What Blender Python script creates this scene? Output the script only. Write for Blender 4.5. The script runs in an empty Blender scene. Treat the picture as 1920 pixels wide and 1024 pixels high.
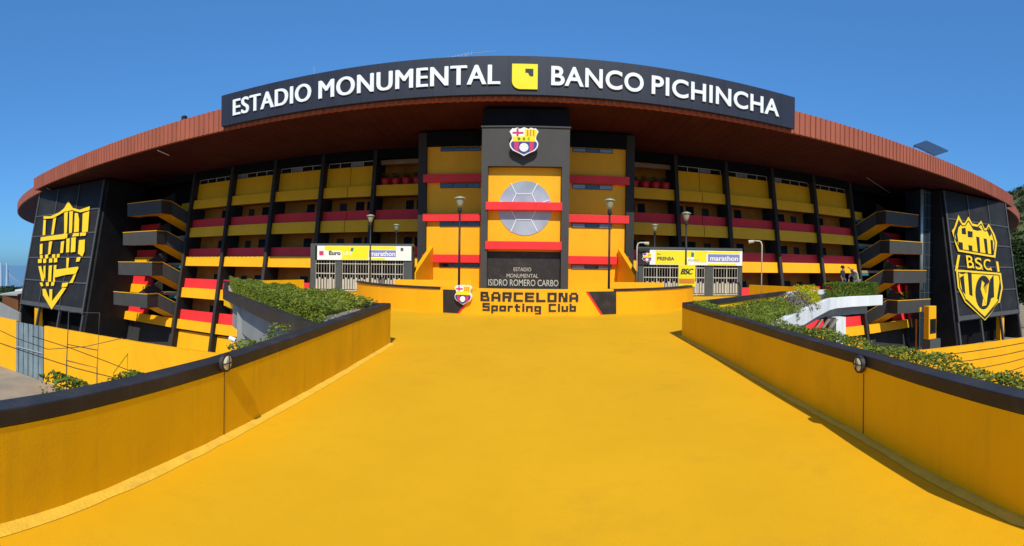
import bpy, bmesh, math, random
import numpy as np
from mathutils import Vector
R = math.radians
sin, cos, tan, pi = math.sin, math.cos, math.tan, math.pi
random.seed(7)
scene = bpy.context.scene
col = scene.collection

# ------------------------------------------------------------------ camera
# The photograph is a stitched phone panorama: a level cylinder projection, slightly rolled.
F0, CX, HY, ROLL = 900.0, 985.0, 500.0, 0.012
cd = bpy.data.cameras.new('camera')
cd.type = 'PANO'
cd.panorama_type = 'CENTRAL_CYLINDRICAL'
cd.central_cylindrical_range_u_min = (0 - CX) / F0
cd.central_cylindrical_range_u_max = (1920 - CX) / F0
cd.central_cylindrical_range_v_min = (HY - 1024) / F0
cd.central_cylindrical_range_v_max = (HY - 0) / F0
cd.central_cylindrical_radius = 1.0
cd.clip_start, cd.clip_end = 0.05, 6000
cam = bpy.data.objects.new('camera', cd)
col.objects.link(cam)
cam.rotation_euler = (R(90), -ROLL, 0)
cam.location = (0, 0, 0)
scene.camera = cam

# ------------------------------------------------------------------ light
SUN_EL, SUN_SIDE = R(47.2), R(6.5)          # sun behind the camera, a little to the right
w = bpy.data.worlds.new('World'); scene.world = w; w.use_nodes = True
nt = w.node_tree
sky = nt.nodes.new('ShaderNodeTexSky'); sky.sky_type = 'NISHITA'; sky.sun_disc = False
sky.sun_elevation = SUN_EL; sky.sun_rotation = pi - SUN_SIDE
sky.altitude = 0; sky.air_density = 1.0; sky.dust_density = 0.6; sky.ozone_density = 4.0
bg = nt.nodes['Background']; bg.inputs[1].default_value = 0.135
gm = nt.nodes.new('ShaderNodeGamma'); gm.inputs[1].default_value = .62          # compresses the bright horizon, as the phone's HDR does
ml = nt.nodes.new('ShaderNodeMixRGB'); ml.blend_type = 'MULTIPLY'; ml.inputs[0].default_value = 1; ml.inputs[2].default_value = (.48, 1.10, 1.84, 1)
nt.links.new(sky.outputs[0], gm.inputs[0]); nt.links.new(gm.outputs[0], ml.inputs[1]); nt.links.new(ml.outputs[0], bg.inputs[0])
sd = bpy.data.lights.new('sun', 'SUN'); sd.energy = 3.7; sd.angle = R(0.5); sd.color = (1.0, 0.98, 0.84)
so = bpy.data.objects.new('sun', sd); col.objects.link(so)
to_sun = Vector((sin(SUN_SIDE) * cos(SUN_EL), -cos(SUN_SIDE) * cos(SUN_EL), sin(SUN_EL)))
so.rotation_euler = to_sun.to_track_quat('Z', 'Y').to_euler(); so.location = (20, -60, 60)
vs = scene.view_settings
vs.view_transform = 'Standard'; vs.look = 'None'; vs.gamma = 1; vs.use_curve_mapping = False
vs.exposure = 0.22
scene.cycles.max_bounces = 8; scene.cycles.diffuse_bounces = 6
scene.cycles.use_denoising = True

# ------------------------------------------------------------------ photograph geometry helpers
def ray(x, y):
    az, t = (x - CX) / F0, (HY - y) / F0
    a, b, c = sin(az), cos(az), t
    return Vector((a * cos(ROLL) - c * sin(ROLL), b, c * cos(ROLL) + a * sin(ROLL)))
def atY(x, y, Y): d = ray(x, y); return d * (Y / d.y)
def atZ(x, y, z): d = ray(x, y); return d * (z / d.z)
def atr(x, y, r): d = ray(x, y); return d * (r / math.hypot(d.x, d.y))

def E(X):   # plan of the roof edge
    return 30.7 + .02 * X + .0017 * X * X + 1e-7 * X ** 4
FB, BAT = 10.2, .2
def FY(X, z, off=0):
    return E(X) + FB + BAT * (z - 6) + off
def S(X, z, off=0): return Vector((X, FY(X, z, off), z))
def onF(x, y, off=0):
    d = ray(x, y); lo, hi = 10, 120
    for _ in range(50):
        t = (lo + hi) / 2; p = d * t
        if p.y - FY(p.x, p.z, off) > 0: hi = t
        else: lo = t
    return d * lo
def onplane(x, y, y0, bat, z0, slope=0, x0=0):   # plane Y = y0 + bat*(z-z0) + slope*(X-x0)
    d = ray(x, y)
    t = (y0 - bat * z0 - slope * x0) / (d.y - bat * d.z - slope * d.x)
    return d * t
STREET, DECK = -9.9, -1.8

# ------------------------------------------------------------------ mesh helper
def origin_of(o):
    v = Vector((0, 0, 0))
    while o is not None:
        v = v + o.location; o = o.parent
    return v
class MB:
    def __init__(s): s.v = []; s.f = []
    def quad(s, *p):
        n = len(s.v); s.v += [Vector(q) for q in p]; s.f.append(tuple(range(n, n + len(p)))); return s
    def hexa(s, p):      # p: 4 bottom, 4 top (same winding)
        n = len(s.v); s.v += [Vector(q) for q in p]
        s.f += [(n+3, n+2, n+1, n), (n+4, n+5, n+6, n+7), (n, n+1, n+5, n+4), (n+1, n+2, n+6, n+5), (n+2, n+3, n+7, n+6), (n+3, n, n+4, n+7)]
        return s
    def box(s, x0, x1, y0, y1, z0, z1):
        return s.hexa([(x0, y0, z0), (x1, y0, z0), (x1, y1, z0), (x0, y1, z0), (x0, y0, z1), (x1, y0, z1), (x1, y1, z1), (x0, y1, z1)])
    def prism(s, poly, ext):
        n = len(s.v); k = len(poly); e = Vector(ext)
        s.v += [Vector(q) for q in poly] + [Vector(q) + e for q in poly]
        s.f.append(tuple(range(n + k - 1, n - 1, -1))); s.f.append(tuple(range(n + k, n + 2 * k)))
        for i in range(k):
            j = (i + 1) % k; s.f.append((n + i, n + j, n + k + j, n + k + i))
        return s
    def tube(s, pts, r, n=8, caps=True):
        pts = [Vector(p) for p in pts]; rs = r if isinstance(r, (list, tuple)) else [r] * len(pts)
        base = len(s.v)
        for i, p in enumerate(pts):
            d = (pts[min(i + 1, len(pts) - 1)] - pts[max(i - 1, 0)]).normalized()
            a = d.cross(Vector((0, 0, 1)))
            if a.length < 1e-3: a = Vector((1, 0, 0))
            a.normalize(); b = d.cross(a)
            for k in range(n):
                t = 2 * pi * k / n; s.v.append(p + (a * cos(t) + b * sin(t)) * rs[i])
        for i in range(len(pts) - 1):
            for k in range(n):
                j = (k + 1) % n
                s.f.append((base + i*n + k, base + i*n + j, base + (i+1)*n + j, base + (i+1)*n + k))
        if caps:
            s.f.append(tuple(base + k for k in range(n - 1, -1, -1)))
            s.f.append(tuple(base + (len(pts)-1)*n + k for k in range(n)))
        return s
    def lathe(s, c, prof, n=20):
        c = Vector(c); base = len(s.v)
        for r, z in prof:
            for k in range(n):
                t = 2 * pi * k / n; s.v.append(c + Vector((r * cos(t), r * sin(t), z)))
        for i in range(len(prof) - 1):
            for k in range(n):
                j = (k + 1) % n
                s.f.append((base + i*n + k, base + i*n + j, base + (i+1)*n + j, base + (i+1)*n + k))
        s.f.append(tuple(base + k for k in range(n - 1, -1, -1)))
        s.f.append(tuple(base + (len(prof)-1)*n + k for k in range(n)))
        return s
    def wall(s, path, z0, z1, th, side=1):   # vertical wall along a plan path, thickness to one side
        P = [Vector((p[0], p[1], 0)) for p in path]; O = []
        for i, p in enumerate(P):
            d = (P[min(i + 1, len(P) - 1)] - P[max(i - 1, 0)]).normalized()
            O.append(p + Vector((-d.y, d.x, 0)) * th * side)
        n = len(s.v)
        Z0 = z0 if isinstance(z0, list) else [z0] * len(P); Z1 = z1 if isinstance(z1, list) else [z1] * len(P)
        for p, o, a_, b_ in zip(P, O, Z0, Z1):
            for q, z in ((p, a_), (p, b_), (o, b_), (o, a_)): s.v.append(Vector((q.x, q.y, z)))
        for i in range(len(P) - 1):
            a, b = n + 4 * i, n + 4 * i + 4
            for k in range(4):
                j = (k + 1) % 4; s.f.append((a + k, a + j, b + j, b + k))
        e = n + 4 * (len(P) - 1)
        s.f += [(n + 3, n + 2, n + 1, n), (e, e + 1, e + 2, e + 3)]
        return s
    def build(s, name, mat, parent=None, smooth=False, bevel=0):
        me = bpy.data.meshes.new(name)
        if parent is None:
            xs = [v.x for v in s.v]; ys = [v.y for v in s.v]
            org = Vector(((min(xs) + max(xs)) / 2, (min(ys) + max(ys)) / 2, min(v.z for v in s.v)))
        else: org = origin_of(parent)
        me.from_pydata([tuple(v - org) for v in s.v], [], s.f)
        bm = bmesh.new(); bm.from_mesh(me)
        bmesh.ops.recalc_face_normals(bm, faces=bm.faces); bm.to_mesh(me); bm.free()
        if smooth:
            for p in me.polygons: p.use_smooth = True
        me.materials.append(mat)
        o = bpy.data.objects.new(name, me); col.objects.link(o)
        if parent is None: o.location = org
        else: o.parent = parent
        if bevel:
            m = o.modifiers.new('bevel', 'BEVEL'); m.width = bevel; m.segments = 2; m.limit_method = 'ANGLE'
        return o
def tag(o, label=None, cat=None, group=None, kind=None):
    if label: o['label'] = label
    if cat: o['category'] = cat
    if group: o['group'] = group
    if kind: o['kind'] = kind
    return o
def thing(name, loc, label, cat, group=None):
    o = bpy.data.objects.new(name, None); col.objects.link(o); o.location = loc; o.empty_display_size = .2
    return tag(o, label, cat, group)
def copy_tree(o, parent=None):
    c = o.copy(); col.objects.link(c)
    if parent is not None: c.parent = parent
    for ch in list(o.children): copy_tree(ch, c)
    return c

# ------------------------------------------------------------------ materials
def paint(name, c, rough=.6, var=.12, scale=1.5, streak=0, bump=.15, bscale=40, spec=.3, metal=0, dirt=None, dirt_amt=.0, dscale=.6, specks=0, seam=0, drips=0):
    m = bpy.data.materials.new(name); m.use_nodes = True; n = m.node_tree.nodes; L = m.node_tree.links
    b = n['Principled BSDF']; b.inputs['Roughness'].default_value = rough; b.inputs['Metallic'].default_value = metal
    b.inputs['Specular IOR Level'].default_value = spec
    tc = n.new('ShaderNodeTexCoord')
    no = n.new('ShaderNodeTexNoise'); no.inputs['Scale'].default_value = scale; no.inputs['Detail'].default_value = 6
    no.inputs['Roughness'].default_value = .62
    L.new(tc.outputs['Object'], no.inputs['Vector'])
    if streak:
        mp = n.new('ShaderNodeMapping'); mp.inputs['Scale'].default_value = (1, 1, 1 / streak)
        L.new(tc.outputs['Object'], mp.inputs[0]); L.new(mp.outputs[0], no.inputs['Vector'])
    r = n.new('ShaderNodeValToRGB'); r.color_ramp.elements[0].position = .3; r.color_ramp.elements[1].position = .72
    r.color_ramp.elements[0].color = (*[x * (1 - var) for x in c], 1)
    r.color_ramp.elements[1].color = (*[min(1, x * (1 + var)) for x in c], 1)
    L.new(no.outputs[0], r.inputs[0]); out = r.outputs[0]
    if dirt:
        n2 = n.new('ShaderNodeTexNoise'); n2.inputs['Scale'].default_value = dscale; n2.inputs['Detail'].default_value = 9
        n2.inputs['Roughness'].default_value = .7
        L.new(tc.outputs['Object'], n2.inputs['Vector'])
        r2 = n.new('ShaderNodeValToRGB'); r2.color_ramp.elements[0].position = .52; r2.color_ramp.elements[1].position = .8
        r2.color_ramp.elements[0].color = (0, 0, 0, 1); r2.color_ramp.elements[1].color = (dirt_amt,) * 3 + (1,)
        L.new(n2.outputs[0], r2.inputs[0])
        mx = n.new('ShaderNodeMixRGB'); L.new(r2.outputs[0], mx.inputs[0]); L.new(out, mx.inputs[1]); mx.inputs[2].default_value = (*dirt, 1)
        out = mx.outputs[0]
    if specks:
        n3 = n.new('ShaderNodeTexNoise'); n3.inputs['Scale'].default_value = 13; n3.inputs['Detail'].default_value = 10; n3.inputs['Roughness'].default_value = .75
        L.new(tc.outputs['Object'], n3.inputs['Vector'])
        r3 = n.new('ShaderNodeValToRGB'); r3.color_ramp.elements[0].position = .64; r3.color_ramp.elements[1].position = .76
        r3.color_ramp.elements[0].color = (0, 0, 0, 1); r3.color_ramp.elements[1].color = (specks,) * 3 + (1,)
        L.new(n3.outputs[0], r3.inputs[0]); m3 = n.new('ShaderNodeMixRGB'); L.new(r3.outputs[0], m3.inputs[0]); L.new(out, m3.inputs[1])
        m3.inputs[2].default_value = (c[0] * .5, c[1] * .5, c[2] + .02, 1); out = m3.outputs[0]
    if drips:
        md = n.new('ShaderNodeMapping'); md.inputs['Scale'].default_value = (5, 5, .35); L.new(tc.outputs['Object'], md.inputs[0])
        nd = n.new('ShaderNodeTexNoise'); nd.inputs['Scale'].default_value = 1.6; nd.inputs['Detail'].default_value = 7; nd.inputs['Roughness'].default_value = .7
        L.new(md.outputs[0], nd.inputs['Vector']); rd = n.new('ShaderNodeValToRGB')
        rd.color_ramp.elements[0].position = .54; rd.color_ramp.elements[0].color = (0, 0, 0, 1); rd.color_ramp.elements[1].position = .78; rd.color_ramp.elements[1].color = (drips,) * 3 + (1,)
        L.new(nd.outputs[0], rd.inputs[0]); m4 = n.new('ShaderNodeMixRGB'); L.new(rd.outputs[0], m4.inputs[0]); L.new(out, m4.inputs[1])
        m4.inputs[2].default_value = (c[0] * .38 + .03, c[1] * .40 + .02, c[2] * .4 + .015, 1); out = m4.outputs[0]
    if seam:
        sx = n.new('ShaderNodeSeparateXYZ'); L.new(tc.outputs['Object'], sx.inputs[0])
        dv = n.new('ShaderNodeMath'); dv.operation = 'DIVIDE'; dv.inputs[1].default_value = seam; L.new(sx.outputs[0], dv.inputs[0])
        fr = n.new('ShaderNodeMath'); fr.operation = 'FRACT'; L.new(dv.outputs[0], fr.inputs[0])
        lt = n.new('ShaderNodeMath'); lt.operation = 'LESS_THAN'; lt.inputs[1].default_value = .05 / seam; L.new(fr.outputs[0], lt.inputs[0])
        mf = n.new('ShaderNodeMath'); mf.operation = 'MULTIPLY'; mf.inputs[1].default_value = .55; L.new(lt.outputs[0], mf.inputs[0])
        m5 = n.new('ShaderNodeMixRGB'); L.new(mf.outputs[0], m5.inputs[0]); L.new(out, m5.inputs[1]); m5.inputs[2].default_value = (*[x * .3 for x in c], 1); out = m5.outputs[0]
    L.new(out, b.inputs['Base Color'])
    if bump:
        nb = n.new('ShaderNodeTexNoise'); nb.inputs['Scale'].default_value = bscale; nb.inputs['Detail'].default_value = 5
        L.new(tc.outputs['Object'], nb.inputs['Vector'])
        bp = n.new('ShaderNodeBump'); bp.inputs['Strength'].default_value = bump; bp.inputs['Distance'].default_value = .02
        L.new(nb.outputs[0], bp.inputs['Height']); L.new(bp.outputs[0], b.inputs['Normal'])
    return m
YEL = (.90, .41, .003)
M = {}
M['deck'] = paint('deck_paint', (.76, .375, .008), .65, .07, .55, bump=.12, bscale=60, dirt=(.50, .25, .015), dirt_amt=.5, dscale=1.1, specks=.55, spec=.12)
M['yellow'] = paint('yellow_paint', YEL, .55, .07, .7, streak=3, bump=.1, dirt=(.5, .24, .02), dirt_amt=.25, dscale=1.2, drips=.22)
M['wallyel'] = paint('parapet_paint', (.90, .49, .003), .6, .07, 1.3, streak=4, bump=.08, bscale=45, specks=.3, spec=.15, dirt=(.5, .27, .02), dirt_amt=.35, dscale=1.5, drips=.28)
M['joint'] = paint('joint_dirt', (.20, .11, .02), .9, .2, 3, bump=0)
M['fillet'] = paint('mortar_fillet', (.82, .47, .04), .75, .12, 5, bump=.35, bscale=30, dirt=(.35, .22, .07), dirt_amt=.6, dscale=3)
M['red'] = paint('red_paint', (.78, .03, .03), .5, .08, 1, streak=3, bump=.05)
M['black'] = paint('black_paint', (.042, .039, .037), .7, .2, .8, streak=3, bump=.1, spec=.1)
M['beam'] = paint('shaded_black', (.008, .008, .010), .7, .2, .8, bump=.05, spec=.08)  # deeper copy of the black paint, shade under the roof put into the colour
M['cap'] = paint('cap_paint', (.030, .024, .022), .5, .25, 2, bump=.25, dirt=(.11, .10, .10), dirt_amt=.35, dscale=2)
M['panel'] = paint('panel_sheet', (.022, .021, .022), .6, .25, .5, bump=.05, spec=.15, dirt=(.045, .042, .042), dirt_amt=.4, dscale=.5)
M['panelframe'] = paint('panel_frame', (.075, .07, .068), .5, .15, 1, bump=.05)
M['tower'] = paint('tower_paint', (.058, .052, .048), .6, .12, 1, streak=2, bump=.08)
M['sign'] = paint('sign_sheet', (.022, .024, .038), .45, .16, 1.2, streak=6, bump=.05, seam=1.22)
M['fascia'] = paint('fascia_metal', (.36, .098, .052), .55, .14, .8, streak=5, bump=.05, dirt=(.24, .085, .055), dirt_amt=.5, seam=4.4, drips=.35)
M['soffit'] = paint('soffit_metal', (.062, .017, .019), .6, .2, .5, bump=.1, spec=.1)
M['crestyel'] = paint('crest_yellow', (.88, .54, .008), .5, .06, .7, streak=3, bump=.03)
M['white'] = paint('white_paint', (.80, .80, .79), .5, .05, 2, bump=.02)
M['concrete'] = paint('concrete', (.27, .265, .255), .8, .15, 1.5, streak=3, bump=.3, dirt=(.2, .17, .12), dirt_amt=.5, dscale=1.2)
M['whiteconc'] = paint('white_concrete', (.72, .71, .70), .7, .1, 1.2, streak=4, bump=.2, dirt=(.38, .31, .2), dirt_amt=.6, dscale=.9, drips=.5)
M['street'] = paint('street_concrete', (.30, .235, .17), .85, .2, .3, bump=.3, dirt=(.42, .30, .18), dirt_amt=.5, dscale=.15)
M['brown'] = paint('corridor_wall', (.54, .19, .03), .8, .2, .6, bump=.05, spec=.1, dirt=(.08, .035, .02), dirt_amt=.6, dscale=.4)
M['slab'] = paint('slab_concrete', (.34, .22, .13), .8, .15, 1)
M['steel'] = paint('galvanised', (.42, .44, .46), .45, .15, 3, metal=.4, bump=.05)
M['cream'] = paint('cream_metal', (.50, .46, .38), .5, .1, 3, bump=.02)
M['grey'] = paint('dark_grey', (.075, .078, .075), .55, .12, 2, bump=.05)
M['gatesheet'] = paint('gate_sheet', (.20, .25, .27), .5, .25, 2, streak=3, bump=.2, dirt=(.12, .10, .08), dirt_amt=.5)
M['blackmetal'] = paint('black_metal', (.02, .02, .022), .45, .1, 3, bump=.02)
M['signyel'] = paint('sign_yellow', (.86, .70, .012), .45, .04, 2, bump=0)
M['bannerwhite'] = paint('banner_white', (.80, .79, .70), .45, .05, 2, bump=.05)
M['lavender'] = paint('banner_violet', (.22, .22, .46), .45, .08, 2, bump=0)
M['navy'] = paint('navy', (.05, .045, .25), .5, .08, 2, bump=0)
M['crimson'] = paint('crimson', (.58, .04, .13), .5, .08, 2, bump=0)
M['orange'] = paint('orange', (.72, .22, .02), .5, .08, 2, bump=0)
M['teal'] = paint('teal_rail', (.02, .19, .17), .5, .15, 2, bump=0)
M['globe'] = paint('lamp_globe', (.34, .34, .22), .3, .1, 3, bump=0, spec=.5)
M['lens'] = paint('lamp_lens', (.66, .60, .40), .35, .12, 25, bump=.3, bscale=60)
M['asphaltroof'] = paint('roof_deck', (.2, .12, .09), .8, .1, 1)
M['woodbrown'] = paint('house_brown', (.26, .11, .045), .8, .2, .4)
M['rooftin'] = paint('tin_roof', (.45, .45, .44), .6, .2, .4)
M['bridge'] = paint('hazed_concrete', (.46, .50, .56), .8, .08, .1)  # concrete with the blue distance haze put into its base colour
M['bark'] = paint('bark', (.10, .07, .045), .9, .3, 6, bump=.6)
M['gravel'] = paint('planter_soil', (.42, .36, .29), .9, .4, 14, bump=1, bscale=50)
M['skin'] = paint('skin', (.36, .19, .12), .55, .05, 6, bump=0)
M['hair'] = paint('hair', (.015, .012, .01), .6, .2, 30, bump=0)
M['beige'] = paint('beige_cloth', (.55, .47, .35), .85, .12, 6, bump=.2)
M['darkcloth'] = paint('dark_cloth', (.035, .035, .045), .85, .2, 6, bump=.2)
M['jeans'] = paint('denim', (.05, .07, .13), .85, .2, 6, bump=.2)
M['redpot'] = paint('red_pot', (.55, .015, .025), .4, .08, 3, bump=0)
M['solar'] = paint('solar_sheet', (.03, .035, .05), .25, .2, 2, bump=0, spec=.6)
M['antenna'] = paint('pale_metal', (.35, .40, .45), .5, .05, 3, bump=0)

def glass(name, c, rough=.08):
    m = bpy.data.materials.new(name); m.use_nodes = True; n = m.node_tree.nodes; L = m.node_tree.links
    b = n['Principled BSDF']; b.inputs['Roughness'].default_value = rough; b.inputs['Specular IOR Level'].default_value = .8
    tc = n.new('ShaderNodeTexCoord'); no = n.new('ShaderNodeTexNoise'); no.inputs['Scale'].default_value = .7
    L.new(tc.outputs['Object'], no.inputs[0]); r = n.new('ShaderNodeValToRGB')
    r.color_ramp.elements[0].color = (*[x * .6 for x in c], 1); r.color_ramp.elements[1].color = (*[x * 1.4 for x in c], 1)
    L.new(no.outputs[0], r.inputs[0]); L.new(r.outputs[0], b.inputs['Base Color'])
    return m
M['glass'] = glass('dark_glass', (.012, .012, .016))
M['galglass'] = paint('gallery_glass', (.012, .012, .014), .4, .3, 1, bump=0, spec=.12)
M['paleglass'] = glass('pale_glass', (.20, .22, .27), .15)
M['ballglass'] = glass('ball_glass', (.36, .38, .43), .2)
M['bluglass'] = glass('blue_glass', (.022, .036, .05), .1)

def leafmat(name, c0, c1, c2):
    m = bpy.data.materials.new(name); m.use_nodes = True; n = m.node_tree.nodes; L = m.node_tree.links
    b = n['Principled BSDF']; b.inputs['Roughness'].default_value = .55; b.inputs['Specular IOR Level'].default_value = .25
    tc = n.new('ShaderNodeTexCoord'); no = n.new('ShaderNodeTexNoise'); no.inputs['Scale'].default_value = 4.0; no.inputs['Detail'].default_value = 8
    no.inputs['Roughness'].default_value = .8
    L.new(tc.outputs['Object'], no.inputs[0]); r = n.new('ShaderNodeValToRGB')
    e = r.color_ramp.elements; e[0].position = .32; e[0].color = (*c0, 1); e[1].position = .70; e[1].color = (*c2, 1)
    k = e.new(.5); k.color = (*c1, 1)
    L.new(no.outputs[0], r.inputs[0]); L.new(r.outputs[0], b.inputs['Base Color'])
    tr = n.new('ShaderNodeBsdfTranslucent'); L.new(r.outputs[0], tr.inputs[0])
    mx = n.new('ShaderNodeMixShader'); mx.inputs[0].default_value = .25
    L.new(b.outputs[0], mx.inputs[1]); L.new(tr.outputs[0], mx.inputs[2]); L.new(mx.outputs[0], n['Material Output'].inputs[0])
    return m
M['leaf'] = leafmat('hedge_leaf', (.055, .085, .012), (.17, .21, .02), (.42, .40, .045))
M['leafyellow'] = leafmat('yellow_leaf', (.26, .28, .01), (.48, .46, .012), (.65, .58, .02))
M['leafdry'] = leafmat('dry_leaf', (.10, .075, .05), (.20, .16, .11), (.16, .20, .04))
M['leafdark'] = leafmat('tree_leaf', (.012, .03, .008), (.03, .06, .014), (.07, .11, .025))
M['leafdeep'] = leafmat('clipped_leaf', (.045, .085, .014), (.14, .20, .02), (.32, .35, .035))

# ------------------------------------------------------------------ lettering
def text_verts(s, bold=0.0, shear=0.0, spacing=1.0):
    cu = bpy.data.curves.new('t', 'FONT'); cu.body = s; cu.size = 1; cu.offset = bold; cu.shear = shear
    cu.space_character = spacing; cu.extrude = .5; cu.resolution_u = 6
    o = bpy.data.objects.new('t', cu); col.objects.link(o)
    dg = bpy.context.evaluated_depsgraph_get(); me = bpy.data.meshes.new_from_object(o.evaluated_get(dg))
    v = np.array([tuple(q.co) for q in me.vertices]); f = [tuple(p.vertices) for p in me.polygons]
    bpy.data.objects.remove(o); bpy.data.curves.remove(cu); bpy.data.meshes.remove(me)
    lo, hi = v.min(0), v.max(0)
    v[:, 0] = (v[:, 0] - lo[0]) / (hi[0] - lo[0]); v[:, 1] = (v[:, 1] - lo[1]) / (hi[1] - lo[1]); v[:, 2] += .5
    return v, f
def lettering(name, s, fn, mat, parent, bold=0, shear=0, spacing=1.0, fat=None):
    """fn(u, v, d) with u, v in 0..1 and d = 0 (back) .. 1 (front) gives the world point"""
    v, f = text_verts(s, bold, shear, spacing)
    mb = MB()
    for k, (du, dv) in enumerate(fat or [(0, 0)]):
        n0 = len(mb.v); mb.v += [Vector(fn(q[0] + du, q[1] + dv, q[2] * (1 - .04 * k))) for q in v]; mb.f += [tuple(i + n0 for i in t) for t in f]
    return mb.build(name, mat, parent)
def block_letters(s):
    """square cut letters as rectangles: returns list of (x0,y0,x1,y1,[slant]) in letter units, total width"""
    A, B = .28, .22
    G = {
     'B': [(0,0,A,1),(A,1-B,.85,1),(A,.42,.9,.42+B*.85),(A,0,1,B),(.85-A,.42+B*.85,.85,1-B),(1-A,B,1,.42)],
     'A': [(0,0,A,.8),(1-A,0,1,.8),(A*.6,.8,1-A*.6,1),(A,.28,1-A,.28+B)],
     'R': [(0,0,A,1),(A,1-B,1,1),(A,.38,1,.38+B),(1-A,.38+B,1,1-B),(.60,0,.60+A*1.1,.38)],
     'C': [(0,0,A,1),(A,1-B,1,1),(A,0,1,B)],
     'E': [(0,0,A,1),(A,1-B,1,1),(A,0,1,B),(A,.41,.92,.41+B)],
     'L': [(0,0,A,1),(A,0,1,B)],
     'O': [(0,0,A,1),(1-A,0,1,1),(A,1-B,1-A,1),(A,0,1-A,B)],
     'N': [(0,0,A,1),(1-A,0,1,1),(A,.62,.5,1),(.5,.0,1-A,.46),(.40,.46,.60,.62)],
     'S': [(0,0,1,B),(1-A,B,1,.41),(0,.41,1,.41+B),(0,.41+B,A,1-B),(0,1-B,1,1)],
     'p': [(0,-.28,A,.72),(A,.72-B,.9,.72),(A,0,.9,B),(.9-A,B,.9,.72-B)],
     'o': [(0,0,A,.72),(.9-A,0,.9,.72),(A,.72-B,.9-A,.72),(A,0,.9-A,B)],
     'r': [(0,0,A,.72),(A,.72-B,.7,.72)],
     't': [(.15,0,.15+A,.95),(0,.72-B,.15,.72),(.15+A,.72-B,.75,.72),(.15+A,0,.7,B*.8)],
     'i': [(.05,0,.05+A,.72),(.05,.82,.05+A,1)],
     'n': [(0,0,A,.72),(A,.72-B,.9,.72),(.9-A,0,.9,.72-B)],
     'g': [(0,.05,A,.72),(A,.72-B,.9,.72),(A,.05,.9-A,.05+B*.8),(.9-A,-.14,.9,.72-B),(.1,-.30,.9,-.14)],
     'l': [(.05,0,.05+A,1)],
     'u': [(0,0,A,.72),(A,0,.9-A,B),(.9-A,0,.9,.72)],
     'b': [(0,0,A,1),(A,.72-B,.9,.72),(A,0,.9,B),(.9-A,B,.9,.72-B)],
    }
    W = {'l': .34, 'i': .34, 'r': .72, 't': .76, ' ': .6, 'p': .9, 'o': .9, 'n': .9, 'g': .9, 'u': .9, 'b': .9}
    out, x = [], 0
    for ch in s:
        for q in G.get(ch, []): out.append((x + q[0], q[1], x + q[2], q[3]))
        x += W.get(ch, 1.0) + .2
    return out, x - .2

# ------------------------------------------------------------------ crest shield (shared by three signs)
def crest_parts(fn, parent, detail=True):
    """fn(u, v, d): u -.5...5, v 0..1 (bottom to top), d metres in front of the backing. Parts of a club shield."""
    def poly(name, pts, d0, d1, mat):
        mb = MB(); a = [Vector(fn(u, v, d0)) for u, v in pts]; b = [Vector(fn(u, v, d1)) for u, v in pts]
        k = len(pts); mb.v = a + b
        mb.f = [tuple(range(k - 1, -1, -1)), tuple(range(k, 2 * k))] + [(i, (i + 1) % k, k + (i + 1) % k, k + i) for i in range(k)]
        return mb.build(name, mat, parent)
    outer = [(0, 0), (.16, .09), (.38, .19), (.47, .30), (.50, .42), (.46, .52), (.41, .60), (.43, .72), (.50, .85), (.40, .97), (.36, .95),
             (.22, .99), (.16, .94), (0, 1.0), (-.16, .94), (-.22, .99), (-.36, .95), (-.40, .97), (-.50, .85), (-.43, .72), (-.41, .60), (-.46, .52),
             (-.50, .42), (-.47, .30), (-.38, .19), (-.16, .09)]
    poly('shield_board', outer, -.12, 0.0, M['white'])
    poly('band', [(-.40, .50), (.40, .50), (.385, .60), (.40, .68), (-.40, .68), (-.385, .60)], .0, .02, M['signyel'])
    poly('upper_field', [(.02, .69), (.405, .69), (.46, .85), (.38, .94), (.35, .92), (.22, .955), (.15, .91), (.02, .96)], .0, .02, M['signyel'])
    for i in range(3):
        u = .095 + i * .105
        poly('stripe', [(u, .70), (u + .05, .70), (u + .05, .915), (u, .915)], .02, .03, M['orange'])
    poly('cross', [(-.40, .775), (-.02, .775), (-.02, .835), (-.40, .835)], .0, .02, M['crimson'])
    poly('cross', [(-.26, .69), (-.19, .69), (-.19, .955), (-.26, .955)], .02, .03, M['crimson'])
    lower = [(-.42, .49), (-.455, .42), (-.43, .32), (-.35, .225), (0, .05), (.35, .225), (.43, .32), (.455, .42), (.42, .49)]
    poly('lower_field', lower, .0, .02, M['navy'])
    for s_ in (-1, 1):
        poly('stripe', [(s_ * .19, .145), (s_ * .33, .215), (s_ * .34, .485), (s_ * .19, .485)], .02, .03, M['crimson'])
    c = [(.155 * cos(2 * pi * k / 24), .29 + .15 * sin(2 * pi * k / 24)) for k in range(24)]
    poly('ball', c, .02, .05, M['white'])
    if detail:
        for t in range(5):
            a = 2 * pi * t / 5 + .3
            p = [(.055 * cos(a - .35), .29 + .055 * sin(a - .35)), (.12 * cos(a - .06), .29 + .12 * sin(a - .06)), (.12 * cos(a + .06), .29 + .12 * sin(a + .06))]
            poly('ball_seam', p, .05, .055, M['grey'])
        for k, u in enumerate((-.17, 0, .17)):
            lettering('letter', 'BSC'[k], lambda a, b, d, u=u: fn(u - .045 + a * .09, .545 + b * .09, .02 + .01 * d), M['black'], parent, bold=.02)

# ================================================================== SETTING: ground
g = MB(); n = 64
g.v = [Vector(((145 if cos(2 * pi * k / n) < -.2 else 700) * cos(2 * pi * k / n), (145 if cos(2 * pi * k / n) < -.2 else 700) * sin(2 * pi * k / n), STREET)) for k in range(n)]; g.f = [tuple(range(n))]
tag(g.build('street', M['street']), kind='structure')

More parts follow.
